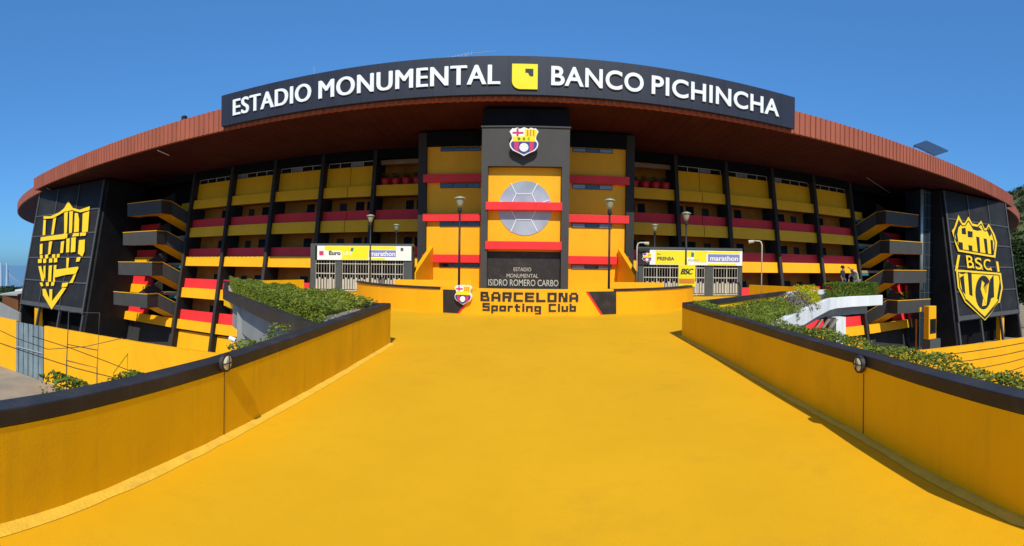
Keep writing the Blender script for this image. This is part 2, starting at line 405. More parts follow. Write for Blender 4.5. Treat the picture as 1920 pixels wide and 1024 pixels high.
rv = MB(); rv.v = [Vector((5000 * cos(2 * pi * k / n), 5000 * sin(2 * pi * k / n), -40)) for k in range(n)]; rv.f = [tuple(range(n))]
mw = glass('river_water', (.10, .14, .17), .25)
tag(rv.build('river', mw), kind='structure')
# ramp deck and plaza (one slab)
RW = [(2.95, -5), (2.98, 0), (3.02, 1.8), (3.22, 3.0), (3.40, 4.0), (3.60, 6.0), (3.80, 8.0), (3.96, 10.2), (4.08, 12.0)]   # inner face of right wall
LW = [(-2.86, -5), (-2.86, 2), (-2.90, 4), (-2.95, 7), (-3.02, 10.5)]
outline = [(x - .1, y) for x, y in LW] + [(-14.6, 20.4), (-15.4, 23.4), (-13.8, 28.4), (-13.8, 37.5), (13.8, 37.5), (14.2, 28.4), (18.0, 24.5), (17.2, 20.7),
           (15.0, 20.6), (12.9, 19.4)] + [(10.6, 16.9), (4.2, 12.1)] + [(x + .1, y) for x, y in RW[::-1]]
tag(MB().prism([(x, y, DECK - .5) for x, y in outline], (0, 0, .5)).build('ramp_floor', M['deck']), kind='structure')

# ================================================================== STADIUM
SL = 'curved yellow, red and black stadium building with a wide rust brown roof overhang'
st = thing('stadium_building', (0, 37, STREET), SL, 'stadium')
XL, XR = -61.5, 67.5
def edge_path(x0, x1, n, off=0):
    return [(x0 + (x1 - x0) * i / n, E(x0 + (x1 - x0) * i / n) + off) for i in range(n + 1)]
def fascia(x0, x1, z0, z1, off, pitch=.55):
    mb = MB(); pts = []
    x = x0
    while x < x1:
        dx = pitch / math.sqrt(1 + (.02 + .0034 * x + 4e-7 * x ** 3) ** 2)
        for f, d in ((0, 0), (.42, 0), (.5, .09), (.92, .09)):
            xx = x + f * dx
            if xx <= x1: pts.append((xx, E(xx) + off + d))
        x += dx
    n = len(mb.v)
    for px_, py_ in pts: mb.v += [Vector((px_, py_, z0)), Vector((px_, py_, z1)), Vector((px_, py_ + .3, z1)), Vector((px_, py_ + .3, z0))]
    for i in range(len(pts) - 1):
        a, b = n + 4 * i, n + 4 * i + 4
        for k in range(4):
            j = (k + 1) % 4; mb.f.append((a + k, a + j, b + j, b + k))
    e = n + 4 * (len(pts) - 1); mb.f += [(n + 3, n + 2, n + 1, n), (e, e + 1, e + 2, e + 3)]
    return mb
fascia(XL, XR, 10.68, 12.45, 0).build('roof_fascia', M['fascia'], st)
fascia(-150, XL, 10.62, 12.0, 1.3, .8).build('roof_fascia', M['fascia'], st)
fascia(XR, 150, 10.62, 12.0, 1.3, .8).build('roof_fascia', M['fascia'], st)
def soffit(x0, x1, n, o0, o1, z0, z1, inner, name, mat, up=.2):
    mb = MB(); P = edge_path(x0, x1, n)
    for px_, py_ in P:
        mb.v += [Vector((px_, py_ + o0, z0)), Vector((px_ , py_ + o1, z1)), Vector((px_, py_ + o1, z1 + up)), Vector((px_, py_ + o0, z0 + up))]
    for i in range(n):
        a, b = 4 * i, 4 * i + 4
        for k in range(4):
            j = (k + 1) % 4; mb.f.append((a + k, a + j, b + j, b + k))
    e = 4 * n; mb.f += [(3, 2, 1, 0), (e, e + 1, e + 2, e + 3)]
    return mb.build(name, mat, st)
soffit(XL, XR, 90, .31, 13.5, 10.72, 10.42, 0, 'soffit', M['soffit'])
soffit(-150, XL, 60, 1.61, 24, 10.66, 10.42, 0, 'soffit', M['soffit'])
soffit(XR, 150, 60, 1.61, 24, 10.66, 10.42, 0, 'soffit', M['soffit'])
# soffit seams
mb = MB()
for k in range(150):
    X = -60 + k * .85
    if abs(X) < 3.1: continue
    if X > 0 and X < 4: mb.build('soffit_rib', M['soffit'], st); mb = MB()
    y0, y1 = E(X) + .5, E(X) + 9.6
    z = lambda y: 10.72 - .3 * (y - E(X) - .31) / 13.19
    mb.hexa([(X, y0, z(y0) - .012), (X + .05, y0, z(y0) - .012), (X + .05, y1, z(y1) - .012), (X, y1, z(y1) - .012),
             (X, y0, z(y0) + .02), (X + .05, y0, z(y0) + .02), (X + .05, y1, z(y1) + .02), (X, y1, z(y1) + .02)])
mb.build('soffit_rib', M['soffit'], st)
soffit(-150, 150, 120, 1.7, 30, 11.9, 12.3, 0, 'roof_deck', M['asphaltroof'], .1)
# ring beam under the soffit
def surfbox(mb, x0, x1, z0, z1, of, ob, nx=1):
    for i in range(nx):
        a, b = x0 + (x1 - x0) * i / nx, x0 + (x1 - x0) * (i + 1) / nx
        mb.hexa([S(a, z0, of), S(b, z0, of), S(b, z0, ob), S(a, z0, ob), S(a, z1, of), S(b, z1, of), S(b, z1, ob), S(a, z1, ob)])
    return mb
surfbox(MB(), -62, -8.6, 9.68, 10.55, -.30, .6, 18).build('ring_beam', M['beam'], st)
surfbox(MB(), 8.5, 62, 9.68, 10.55, -.30, .6, 18).build('ring_beam', M['beam'], st)
# core wall behind the galleries and beyond
surfbox(MB(), -35.6, -7.0, STREET, 10.4, 2.3, 3.0, 12).build('gallery_back_wall', M['brown'], st)
surfbox(MB(), 7.0, 35.6, STREET, 10.4, 2.3, 3.0, 12).build('gallery_back_wall', M['brown'], st)
for x0, x1 in ((-150, -35.604), (35.604, 150)):
    surfbox(MB(), x0, x1, STREET, 10.4, 2.3, 3.0, 28).build('outer_wall', M['beam'], st)

K = 1.03
LEV = dict(win=(9.15, 9.62), panel=(7.17, 9.13), b5=(6.18, 7.17), r4=(4.00, 4.92), b4=(2.92, 4.00), r3=(.70, 1.60), b3=(-.32, .70), r2=(-2.76, -1.74), b2=(-3.82, -2.76),
           r1=(-6.25, -5.2), b1=(-7.25, -6.25))
CXS = [8.75, 13.45, 18.7, 24.1, 29.7, 35.5]
for sgn in (-1, 1):
    cols = [sgn * c for c in CXS]
    for c in cols:
        surfbox(MB(), c - .17, c + .17, STREET, 10.40, -.42, 2.25).build('column', M['black'], st)
    for i in range(len(cols) - 1):
        a, b = sorted((cols[i], cols[i + 1])); a += .18; b -= .18
        openbay = (i == 0)
        mid = (a + b) / 2
        def split(mb, z0, z1, of, ob):   # two boards with an expansion joint in the second bay
            if i == 1:
                surfbox(mb, a, mid - .03, z0, z1, of, ob); surfbox(mb, mid + .03, b, z0, z1, of, ob)
            else: surfbox(mb, a, b, z0, z1, of, ob)
            return mb
        if not openbay:
            split(MB(), *LEV['panel'], .5, .75).build('upper_panel', M['yellow'], st)
            wnd = surfbox(MB(), a + .1, b - .1, *LEV['win'], .55, .62).build('window_strip', M['glass'], st)
            f = MB(); k = 4
            for q in range(k + 1):
                x = a + .1 + (b - a - .2) * q / k; surfbox(f, x - .03, x + .03, LEV['win'][0], LEV['win'][1], .49, .545)
            surfbox(f, a + .1, b - .1, LEV['win'][1] - .05, LEV['win'][1], .44, .488)
            f.build('window_frame', M['cream'], wnd)
            if i in (2, 3, 1):
                q = (2, 1, 0)[i - 1]
                x = a + .1 + (b - a - .2) * q / k
                surfbox(MB(), x + .08, x + (b - a - .2) / k - .08, LEV['win'][0] + .04, LEV['win'][1] - .07, .50, .54).build('pane', M['paleglass'], wnd)
        for key in ('b5', 'b4', 'b3', 'b2', 'b1'):
            split(MB(), *LEV[key], 0, .25).build('balcony_front', M['yellow'], st)
            z = LEV[key][0]
            surfbox(MB(), a, b, z + .1, z + .35, .255, 2.28).build('floor_slab', M['slab'], st)
        for key in ('r4', 'r3', 'r2', 'r1'):
            z0, z1 = LEV[key]
            split(MB(), z0 + .004, z1, .32, .5).build('balcony_rail', M['red'], st)
            # windows of the rooms behind the gallery, above the rail
            zz = z0 + (1.0 if z0 > 3 else .85 if z0 > 0 else .55)
            xs = a + (.52 if sgn < 0 else .06) * (b - a)
            wn = surfbox(MB(), xs, xs + .42 * (b - a), zz, zz + 1.0, 2.2, 2.26).build('gallery_window', M['galglass'], st)
            fm = MB()
            for q in (.0, .46, .56, 1.0):
                xm = xs + q * .42 * (b - a); surfbox(fm, xm - .04, xm + .04, zz, zz + 1.0, 2.15, 2.195)
            surfbox(fm, xs + .46 * .42 * (b - a) + .042, xs + .56 * .42 * (b - a) - .042, zz, zz + 1.0, 2.16, 2.19)
            surfbox(fm, xs - .04, xs + .42 * (b - a) + .04, zz - .06, zz - .003, 2.15, 2.26)
            fm.build('window_frame', M['brown'], wn)
            xs = a + (.18 if sgn < 0 else .66) * (b - a)
            if (i + int(z0)) % 2: surfbox(MB(), xs, xs + .7, zz - 1.2, zz + .9, 2.2, 2.26).build('gallery_door', M['black'], st)
        # ground storey wall below the lowest gallery
        surfbox(MB(), a, b, STREET, LEV['b1'][0] - .25, .5, .8).build('ground_wall', M['yellow'] if i >= 3 else M['black'], st)
    # first bay: open box with red tubs handled below; its dark ceiling
    a, b = sorted((cols[0], cols[1]))
    surfbox(MB(), a + .24, b - .24, 9.2, 9.62, .6, .8).build('lintel', M['slab'], st)
    # stair bay: back gallery bands seen past the stairs
    a, b = sorted((sgn * 35.9, sgn * 45.5))
    for key in ('b5', 'b4', 'b3', 'b2', 'b1'):
        z = LEV[key][0]
        surfbox(MB(), a, b, z, z + .3, .9, 2.28, 2).build('floor_slab', M['slab'], st)
    xa, xb = sorted((sgn * 35.9, sgn * 38.3)); surfbox(MB(), xa, xb, *LEV['b5'], .9, 1.15).build('balcony_front', M['yellow'], st)
    for key in ('b5', 'b4', 'b3', 'b2'):
        z = LEV[key][0]; surfbox(MB(), xa, xb, z - .3, z - .02, .9, 1.0).build('beam_edge', M['teal'], st)
    xa, xb = sorted((sgn * 41.5, sgn * 45.6))
    for key in ('r4', 'r3', 'r2', 'r1'):
        z0, z1 = LEV[key]; surfbox(MB(), xa, xb, z0, z1, .5, .7).build('balcony_rail', M['red'], st)
        bk = 'b' + key[1]; surfbox(MB(), xa, xb, LEV[bk][0], LEV[bk][1] - .004, .3, .7).build('balcony_front', M['yellow'], st)
    xa, xb = sorted((sgn * 36.2, sgn * 45.6))
    surfbox(MB(), xa, xb, LEV['b1'][0], LEV['b1'][1] - .01, -.05, .22).build('balcony_front', M['yellow'], st)
    surfbox(MB(), xa, xb, STREET, LEV['b1'][0] - .3, 1.0, 1.3).build('ground_wall', M['black'], st)

# yellow blocks either side of the entrance tower
BY = 37.0
for sgn in (-1, 1):
    x0, x1 = sorted((sgn * 2.8, sgn * 7.75))
    bl = MB().box(x0, x1, BY, 44, DECK - .3, 10.3).build('stair_block', M['yellow'], st)
    xx = sgn * 8.05; a, b = sorted((sgn * 7.754, sgn * 8.4))
    MB().box(a, b, BY - .35, 44, STREET, 10.35).build('column', M['black'], st)
    MB().box(x0, x1, BY - .30, BY - .003, 9.30, 10.40).build('ring_beam', M['beam'], st)
    for z0, z1 in ((6.48, 7.10), (3.45, 4.06), (.25, .87)):
        a, b = sorted((sgn * 2.84, sgn * 8.0)); MB().box(a, b, BY - .38, BY - .003, z0, z1).build('red_band', M['red'], st, bevel=.015)
    for z0, z1 in ((8.92, 9.24), (6.06, 6.44), (3.06, 3.42), (-.14, .20)):
        a, b = sorted((sgn * 3.55, sgn * 6.7))
        for q in range(3):
            w0 = a + (b - a) * q / 3; w1 = a + (b - a) * (q + 1) / 3
            fr = MB().box(w0, w1, BY - .07, BY - .004, z0, z1).build('window', M['grey'], st)
            MB().box(w0 + .05, w1 - .05, BY - .085, BY - .072, z0 + .04, z1 - .05).build('pane', M['paleglass' if (sgn > 0 and q != 1) else 'glass'], fr)
    # sloping stair parapet beside the block
    y0, y1 = BY - 6.2, BY - .3
    a, b = sorted((sgn * 7.15, sgn * 7.45))
    MB().hexa([(a, y0, DECK), (b, y0, DECK), (b, y1, DECK), (a, y1, DECK), (a, y0, -.5), (b, y0, -.5), (b, y1, 1.5), (a, y1, 1.5)]).build('stair_parapet', M['yellow'], st)

# entrance tower
TY = 31.8
TXL, TXR = -2.98, 2.86
tw = MB()
tw.box(TXL, TXL + .42, TY, BY - .41, DECK, 6.66); tw.box(TXR - .50, TXR, TY, BY - .41, DECK, 6.66)
tw.box(TXL, TXR, TY, BY - .41, 6.66, 9.22)
tw.box(TXL + .42, TXR - .5, TY, BY - .41, DECK, -1.45)
tower = tw.build('entrance_tower', M['tower'], st)
MB().box(TXL - .06, TXR + .06, TY - .08, BY - .41, 9.224, 9.32).build('ledge', M['tower'], tower)
MB().box(TXL + .05, TXR - .05, TY + .1, BY - .41, 9.324, 10.5).build('tower_head', M['beam'], tower)  # top of the same tower, roof shade painted in by the deeper black
MB().box(TXL + .424, TXR - .504, TY + .5, TY + .8, 1.0, 6.656).build('yellow_panel', M['yellow'], tower)
for z0, z1 in ((3.74, 4.28), (1.12, 1.67)):
    MB().box(TXL + .30, TXR - .46, TY - .10, TY + .49, z0, z1).build('red_band', M['red'], tower, bevel=.02)
MB().box(TXL + .424, TXR - .504, TY + .45, TY + .8, -1.446, .996).build('inscription_panel', M['cap'], tower)
# ball shaped window
bc, br = (-.07, 3.93), 1.80
ring = [(bc[0] + br * cos(2 * pi * k / 48), TY + .46, bc[1] + br * 1.02 * sin(2 * pi * k / 48)) for k in range(48)]
MB().prism(ring, (0, .036, 0)).build('ball_window', M['ballglass'], tower)
mul = MB()
S6 = lambda x, y: (atY(780 + x / 3.9375, 200 + y / 3.9375, TY + .44).x, atY(780 + x / 3.9375, 200 + y / 3.9375, TY + .44).z)
segs = [((700, 565), (740, 645)), ((740, 645), (855, 645)), ((855, 645), (897, 568)), ((740, 645), (700, 722)), ((855, 645), (893, 722)),
        ((700, 722), (620, 700)), ((893, 722), (985, 690)), ((700, 760), (740, 835)), ((740, 835), (850, 835)), ((850, 835), (888, 760)),
        ((740, 835), (700, 922)), ((850, 835), (897, 922))]
for (p, q) in segs:
    a, b = S6(*p), S6(*q); d = Vector((b[0] - a[0], b[1] - a[1])).normalized(); nx, nz = -d.y * .024, d.x * .024
    mul.prism([(a[0] + nx, TY + .42, a[1] + nz), (b[0] + nx, TY + .42, b[1] + nz), (b[0] - nx, TY + .42, b[1] - nz), (a[0] - nx, TY + .42, a[1] - nz)], (0, .03, 0))
mul.build('mullion', M['white'], tower)
def on_px(Y, x0, y0, x1, y1, th):
    a, b = atY(x0, y1, Y), atY(x1, y0, Y)
    return lambda u, v, d: (a.x + (b.x - a.x) * u, Y - th * d, a.z + (b.z - a.z) * v)
for s_, box_, bo in (('ESTADIO', (963, 502, 996, 508.5), .0), ('MONUMENTAL', (950, 514, 1009, 520.5), .0), ('ISIDRO ROMERO CARBO', (915.5, 525, 1047, 535.5), .005)):
    lettering('inscription', s_, on_px(TY + .445, *box_, .02), M['cream'], tower, bold=bo)

# ------------------------------------------------------------------ roof sign
sg = thing('roof_sign', (0, E(0), 10.9), 'long dark navy sign with white capital letters along the front roof edge', 'sign')
SX0, SX1, SZ0, SZ1 = -22.75, 19.6, 10.88, 13.32
mb = MB(); n = 40
P = [(SX0 + (SX1 - SX0) * i / n) for i in range(n + 1)]
for x in P:
    mb.v += [Vector((x, E(x) - .36, SZ0)), Vector((x, E(x) - .36, SZ1)), Vector((x, E(x) - .02, SZ1)), Vector((x, E(x) - .02, SZ0))]
for i in range(n):
    a, b = 4 * i, 4 * i + 4
    for k in range(4):
        j = (k + 1) % 4; mb.f.append((a + k, a + j, b + j, b + k))
e = 4 * n; mb.f += [(3, 2, 1, 0), (e, e + 1, e + 2, e + 3)]
mb.build('sign_panel', M['sign'], sg)
def sign_pt(x, y):
    d = ray(x, y); lo, hi = 10, 80
    for _ in range(40):
        t = (lo + hi) / 2; p = d * t
        if p.y > E(p.x) - .36: hi = t
        else: lo = t
    return d * lo
def sign_fn(x0, x1, zb, zt, th=.10):
    return lambda u, v, d: (x0 + (x1 - x0) * u, E(x0 + (x1 - x0) * u) - .365 - th * d, zb + (zt - zb) * v)
ZB, ZT = sign_pt(700, 204).z, sign_pt(700, 157).z
ZB, ZT = 11.48, 12.72
for s_, xa, xb, bo in (('ESTADIO', 438, 582, 0), ('MONUMENTAL', 598, 935, 0), ('BANCO', 1033, 1206, .02), ('PICHINCHA', 1221, 1460, .02)):
    lettering('lettering', s_, sign_fn(sign_pt(xa, 180).x, sign_pt(xb, 180).x, ZB, ZT), M['white'], sg, bold=bo, spacing=1.06,
              fat=(lambda q: [(0, 0), (.05 * q, .012), (.10 * q, 0)])(1 / abs(sign_pt(xb, 180).x - sign_pt(xa, 180).x)) if xa < 700 else None)
lx0, lx1 = sign_pt(960, 150).x, sign_pt(1008, 150).x
lz0, lz1 = sign_pt(985, 168).z, sign_pt(985, 121).z
pts = [(1, 0), (1, 1), (0, 1), (0, .32)] + [(.32 - .32 * cos(t * pi / 12), .32 - .32 * sin(t * pi / 12)) for t in range(1, 7)]
lf = sign_fn(lx0, lx1, lz0, lz1, .1)
m2 = MB(); k = len(pts); m2.v = [Vector(lf(u, v, 0)) for u, v in pts] + [Vector(lf(u, v, 1)) for u, v in pts]
m2.f = [tuple(range(k)), tuple(range(k, 2 * k))] + [(i, (i + 1) % k, k + (i + 1) % k, k + i) for i in range(k)]
lg = m2.build('logo', M['signyel'], sg)
pts = [(.52, .80), (.83, .80), (.83, .52), (.70, .52), (.62, .66), (.52, .66)]
m2 = MB(); k = len(pts); m2.v = [Vector(lf(u, v, 1.03)) for u, v in pts] + [Vector(lf(u, v, 1.3)) for u, v in pts]
m2.f = [tuple(range(k)), tuple(range(k, 2 * k))] + [(i, (i + 1) % k, k + (i + 1) % k, k + i) for i in range(k)]
m2.build('corner_mark', M['navy'] if False else M['sign'], lg)

# crest on the tower
cr = thing('crest_shield', (0, TY - .5, 7.3), 'club crest shield high on the black entrance tower under the roof', 'crest')
a, b = atY(955, 292, TY - .5), atY(1010, 239, TY - .5)
crest_parts(lambda u, v, d: ((a.x + b.x) / 2 + u * (b.x - a.x), TY - .5 - d, a.z + v * (b.z - a.z)), cr)
MB().box(-.25, .2, TY - .377, TY - .004, a.z + .6, a.z + 1.2).build('bracket', M['blackmetal'], cr)

# ------------------------------------------------------------------ big black crest screens at both ends
def crest_screen(sgn):
    if sgn < 0: y0, bat, xi, xo = 38.3, .2, -46.0, -61.3
    else: y0, bat, xi, xo = 39.6, .16, 46.8, 61.6
    lab = ('tall black screen with a cut-up yellow stencil crest beside the left stairs' if sgn < 0 else
           'tall black screen with a complete yellow crest and initials right of the right stairs')
    t = thing('crest_screen', ((xi + xo) / 2, y0 - 2, STREET), lab, 'crest screen')
    x0, x1 = sorted((xi, xo))
    PY = lambda z, d=0: y0 + bat * (z - 10) - d
    zb, zt = -6.3, 10.38
    mb = MB().hexa([(x0, PY(zb), zb), (x1, PY(zb), zb), (x1, PY(zb) + .3, zb), (x0, PY(zb) + .3, zb), (x0, PY(zt), zt), (x1, PY(zt), zt), (x1, PY(zt) + .3, zt), (x0, PY(zt) + .3, zt)])
    mb.build('screen_panel', M['panel'], t)
    fr = MB()
    def bar(xa, za, xb, zb_, w_, d=.12):
        if abs(xb - xa) < .01:
            fr.hexa([(xa - w_, PY(za, d), za), (xa + w_, PY(za, d), za), (xa + w_, PY(za, .004), za), (xa - w_, PY(za, .004), za),
                     (xa - w_, PY(zb_, d), zb_), (xa + w_, PY(zb_, d), zb_), (xa + w_, PY(zb_, .004), zb_), (xa - w_, PY(zb_, .004), zb_)])
        else:
            z0_, z1_ = za - w_, za + w_
            fr.hexa([(xa, PY(z0_, d), z0_), (xb, PY(z0_, d), z0_), (xb, PY(z0_, .004), z0_), (xa, PY(z0_, .004), z0_),
                     (xa, PY(z1_, d), z1_), (xb, PY(z1_, d), z1_), (xb, PY(z1_, .004), z1_), (xa, PY(z1_, .004), z1_)])
    for q in range(4):
        bar(x0 + .15 + (x1 - x0 - .3) * q / 3, zb, x0 + .15 + (x1 - x0 - .3) * q / 3, zt - .02, .14 if q in (0, 3) else .08, .14)
    for z in (-5.9, -2.6, .6, 3.7, 6.7):
        bar(x0, z, x1, z, .28 if z < -5 else .09, .11)
    fr.build('screen_frame', M['panelframe'], t)
    for q in range(4):
        x = x0 + .15 + (x1 - x0 - .3) * q / 3
        MB().hexa([(x - .14, PY(STREET), STREET), (x + .14, PY(STREET), STREET), (x + .14, PY(STREET) + .35, STREET), (x - .14, PY(STREET) + .35, STREET),
                   (x - .14, PY(zb), zb - .004), (x + .14, PY(zb), zb - .004), (x + .14, PY(zb) + .29, zb - .004), (x - .14, PY(zb) + .29, zb - .004)]).build('leg', M['panelframe'], t)
    # side walls back to the stands
    for xs in (xi, xo):
        a, b = sorted((xs, xs - (.35 if xs > 0 else -.35)))
        if abs(xs) > 60: a, b = sorted((xs, xs + (-.3 if xs > 0 else .3)))
        yb = FY(xs, 0, 2.2) if not (sgn > 0 and abs(xs) < 60) else 41.0
        MB().hexa([(a, PY(STREET) + .36, STREET), (b, PY(STREET) + .36, STREET), (b, yb, STREET), (a, yb, STREET),
                   (a, PY(10.3) + .31, 10.3), (b, PY(10.3) + .31, 10.3), (b, yb, 10.3), (a, yb, 10.3)]).build('side_wall', M['panel'], t)
    for z in (-6.4, -3.2, -.2, 2.6):
        a, b = sorted((xo, xo + sgn * .9)); MB().box(a, b, PY(z) + .6, PY(z) + 1.6, z, z + 1.0).build('bracket_block', M['yellow'], t)
    xq = xo - sgn * 4.2
    MB().box(xq - .5, xq + .5, PY(STREET) + .9, PY(STREET) + 1.6, STREET, -6.4).build('yellow_post', M['yellow'], t)
    MB().box(x0 + .6, x1 - .6, PY(STREET) + 2.6, PY(STREET) + 2.9, STREET, -6.3).build('undercroft_wall', M['beam'], t)
    return t, PY
def crest_polys(t, polys, ox, oy, sc, y0, bat, mat, d0, d1, name):
    mb = MB()
    for p in polys:
        q = [onplane(ox + x / sc, oy + y / sc, y0 - d0, bat, 10) for x, y in p]
        mb.prism(q, (0, -(d1 - d0), 0))
    return mb.build(name, mat, t)
tL, _ = crest_screen(-1)
PL = [
 [(172,250),(215,250),(270,225),(300,200),(325,155),(352,198),(395,210),(458,188),(456,212),(400,226),(350,212),(300,222),(270,240),(230,262),(172,266)],
 [(172,272),(186,272),(182,366),(166,368)], [(232,266),(250,256),(234,362),(220,364)],
 [(300,228),(322,220),(316,352),(300,354)], [(332,220),(354,218),(347,352),(330,354)], [(366,230),(384,230),(392,270),(390,345),(360,350)], [(415,232),(455,218),(446,345),(410,350)],
 [(155,380),(296,360),(300,352),(320,358),(318,382),(300,390),(152,404)], [(355,356),(392,352),(390,372),(350,376)], [(400,352),(436,350),(432,370),(396,372)],
 [(150,422),(166,420),(164,484),(148,487)], [(206,408),(226,404),(213,485),(200,487)], [(280,408),(300,402),(292,476),(275,478)], [(314,388),(334,386),(330,472),(312,475)], [(345,382),(372,380),(368,470),(340,474)], [(392,398),(428,394),(425,468),(412,500),(385,480)],
 [(150,490),(166,490),(166,512),(150,512)], [(182,488),(200,486),(200,510),(182,512)], [(225,486),(244,485),(244,508),(225,508)], [(255,484),(272,482),(270,505),(253,506)],
 [(138,516),(160,514),(160,538),(138,540)], [(170,514),(188,512),(188,538),(170,540)], [(206,512),(226,510),(226,536),(206,538)], [(236,510),(256,508),(256,534),(236,536)], [(378,505),(402,502),(394,530),(372,532)],
 [(314,508),(330,508),(324,572),(314,574)],
 [(140,560),(156,558),(176,640),(172,655),(160,650)], [(172,558),(184,556),(182,640),(172,620)], [(205,556),(224,554),(218,655),(200,656)], [(236,553),(252,552),(250,580),(385,562),(388,572),(372,606),(312,612),(240,630),(244,655),(230,655)],
 [(358,612),(374,608),(352,662),(330,664),(345,640)], [(148,660),(164,660),(170,682),(156,684)], [(186,660),(204,658),(204,682),(188,682)], [(220,658),(240,657),(236,680),(218,681)], [(288,664),(326,660),(316,686),(284,690)],
 [(165,700),(184,700),(198,740),(208,760),(208,702),(226,702),(224,776),(290,692),(312,694),(222,828),(168,738)],
]
crest_polys(tL, PL, 30, 330, 3.3045, 38.3, .2, M['crestyel'], .19, .23, 'crest_stencil')
tR, _ = crest_screen(1)
PR = [
 [(285,280),(298,262),(322,190),(345,236),(360,234),(378,200),(400,238),(430,246),(450,222),(470,268),(480,264),(492,240),(522,292),(528,306),(540,345),(530,432),(320,396),(304,350)],
 [(318,415),(331,417),(316,505),(302,508)], [(534,452),(546,455),(554,510),(543,512)],
 [(308,498),(562,518),(572,600),(556,682),(472,786),(358,682),(318,600)],
]
PRD = [  # dark cut-outs
 [(300,282),(316,240),(326,215),(336,246),(322,262),(316,300),(322,340),(312,345)], [(340,266),(362,262),(366,300),(342,298)], [(374,280),(402,284),(402,318),(376,315)],
 [(322,342),(346,346),(348,388),(326,384)], [(378,360),(400,364),(402,398),(382,394)], [(422,312),(440,316),(446,405),(432,404)], [(464,322),(482,326),(490,412),(476,410)],
 [(503,330),(516,334),(520,416),(508,416)], [(392,246),(412,258),(440,260),(456,276),(430,280),(404,272)], [(484,280),(496,266),(508,300),(498,312)],
 [(330,545),(352,530),(362,640),(344,620)], [(374,512),(396,516),(402,650),(384,640)], [(500,556),(520,530),(524,655),(506,662)], [(556,560),(562,600),(548,668),(540,664)],
 [(356,668),(372,668),(472,768),(548,684),(552,690),(472,780)], [(330,512),(360,512),(356,524),(334,524)],
]
PRC = [[(464 + 46 * cos(2*pi*k/24), 628 + 96 * sin(2*pi*k/24)) for k in range(24)]]
PRY = [[(455,560),(470,575),(462,600),(478,640),(470,690),(484,600),(496,570),(488,640),(480,700),(456,705),(462,660),(448,610)]]
crest_polys(tR, PR, 1690, 340, 3.0118, 39.6, .16, M['crestyel'], .16, .19, 'crest_outline')
crest_polys(tR, PRD[:11], 1690, 340, 3.0118, 39.6, .16, M['panel'], .19, .205, 'crest_cutout')
crest_polys(tR, PRD[11:], 1690, 340, 3.0118, 39.6, .16, M['panel'], .19, .205, 'crest_cutout')
crest_polys(tR, PRC, 1690, 340, 3.0118, 39.6, .16, M['panel'], .205, .215, 'crest_oval')
crest_polys(tR, PRY, 1690, 340, 3.0118, 39.6, .16, M['crestyel'], .215, .225, 'crest_figure')
def strip(pts, w_):
    o = []
    for i in range(len(pts) - 1):
        a, b = Vector(pts[i]), Vector(pts[i + 1]); d = (b - a).normalized(); nn_ = Vector((-d.y, d.x)) * w_ / 2
        o.append([tuple(a + nn_), tuple(b + nn_), tuple(b - nn_), tuple(a - nn_)])
    return o
crest_polys(tR, strip([(299,318),(300,290),(312,262),(324,222),(344,252),(362,250),(378,222),(398,254),(432,260),(450,240),(468,280),(482,280),(493,258),(514,300),(529,348),(519,416),(330,384),(314,345),(299,318)], 5), 1690, 340, 3.0118, 39.6, .16, M['panel'], .192, .21, 'crest_line')
crest_polys(tR, strip([(322,514),(552,530),(562,600),(547,676),(472,768),(368,676),(331,600),(322,514)], 5), 1690, 340, 3.0118, 39.6, .16, M['panel'], .192, .21, 'crest_line')
for ch, x0, x1, yb, yt in (('B', 372, 402, 490, 420), ('.', 405, 411, 492, 484), ('S', 420, 450, 498, 432), ('.', 454, 460, 500, 492), ('C', 468, 500, 502, 440), ('.', 504, 510, 505, 497)):
    q0 = onplane(1690 + x0/3.0118, 340 + yb/3.0118, 39.44, .16, 10); q1 = onplane(1690 + x1/3.0118, 340 + yt/3.0118, 39.44, .16, 10)
    lettering('initial', ch, lambda u, v, d: (q0.x + (q1.x - q0.x) * u, 39.44 + .16 * (q0.z + (q1.z - q0.z) * v - 10) - .04 * d, q0.z + (q1.z - q0.z) * v), M['crestyel'], tR, bold=.01)

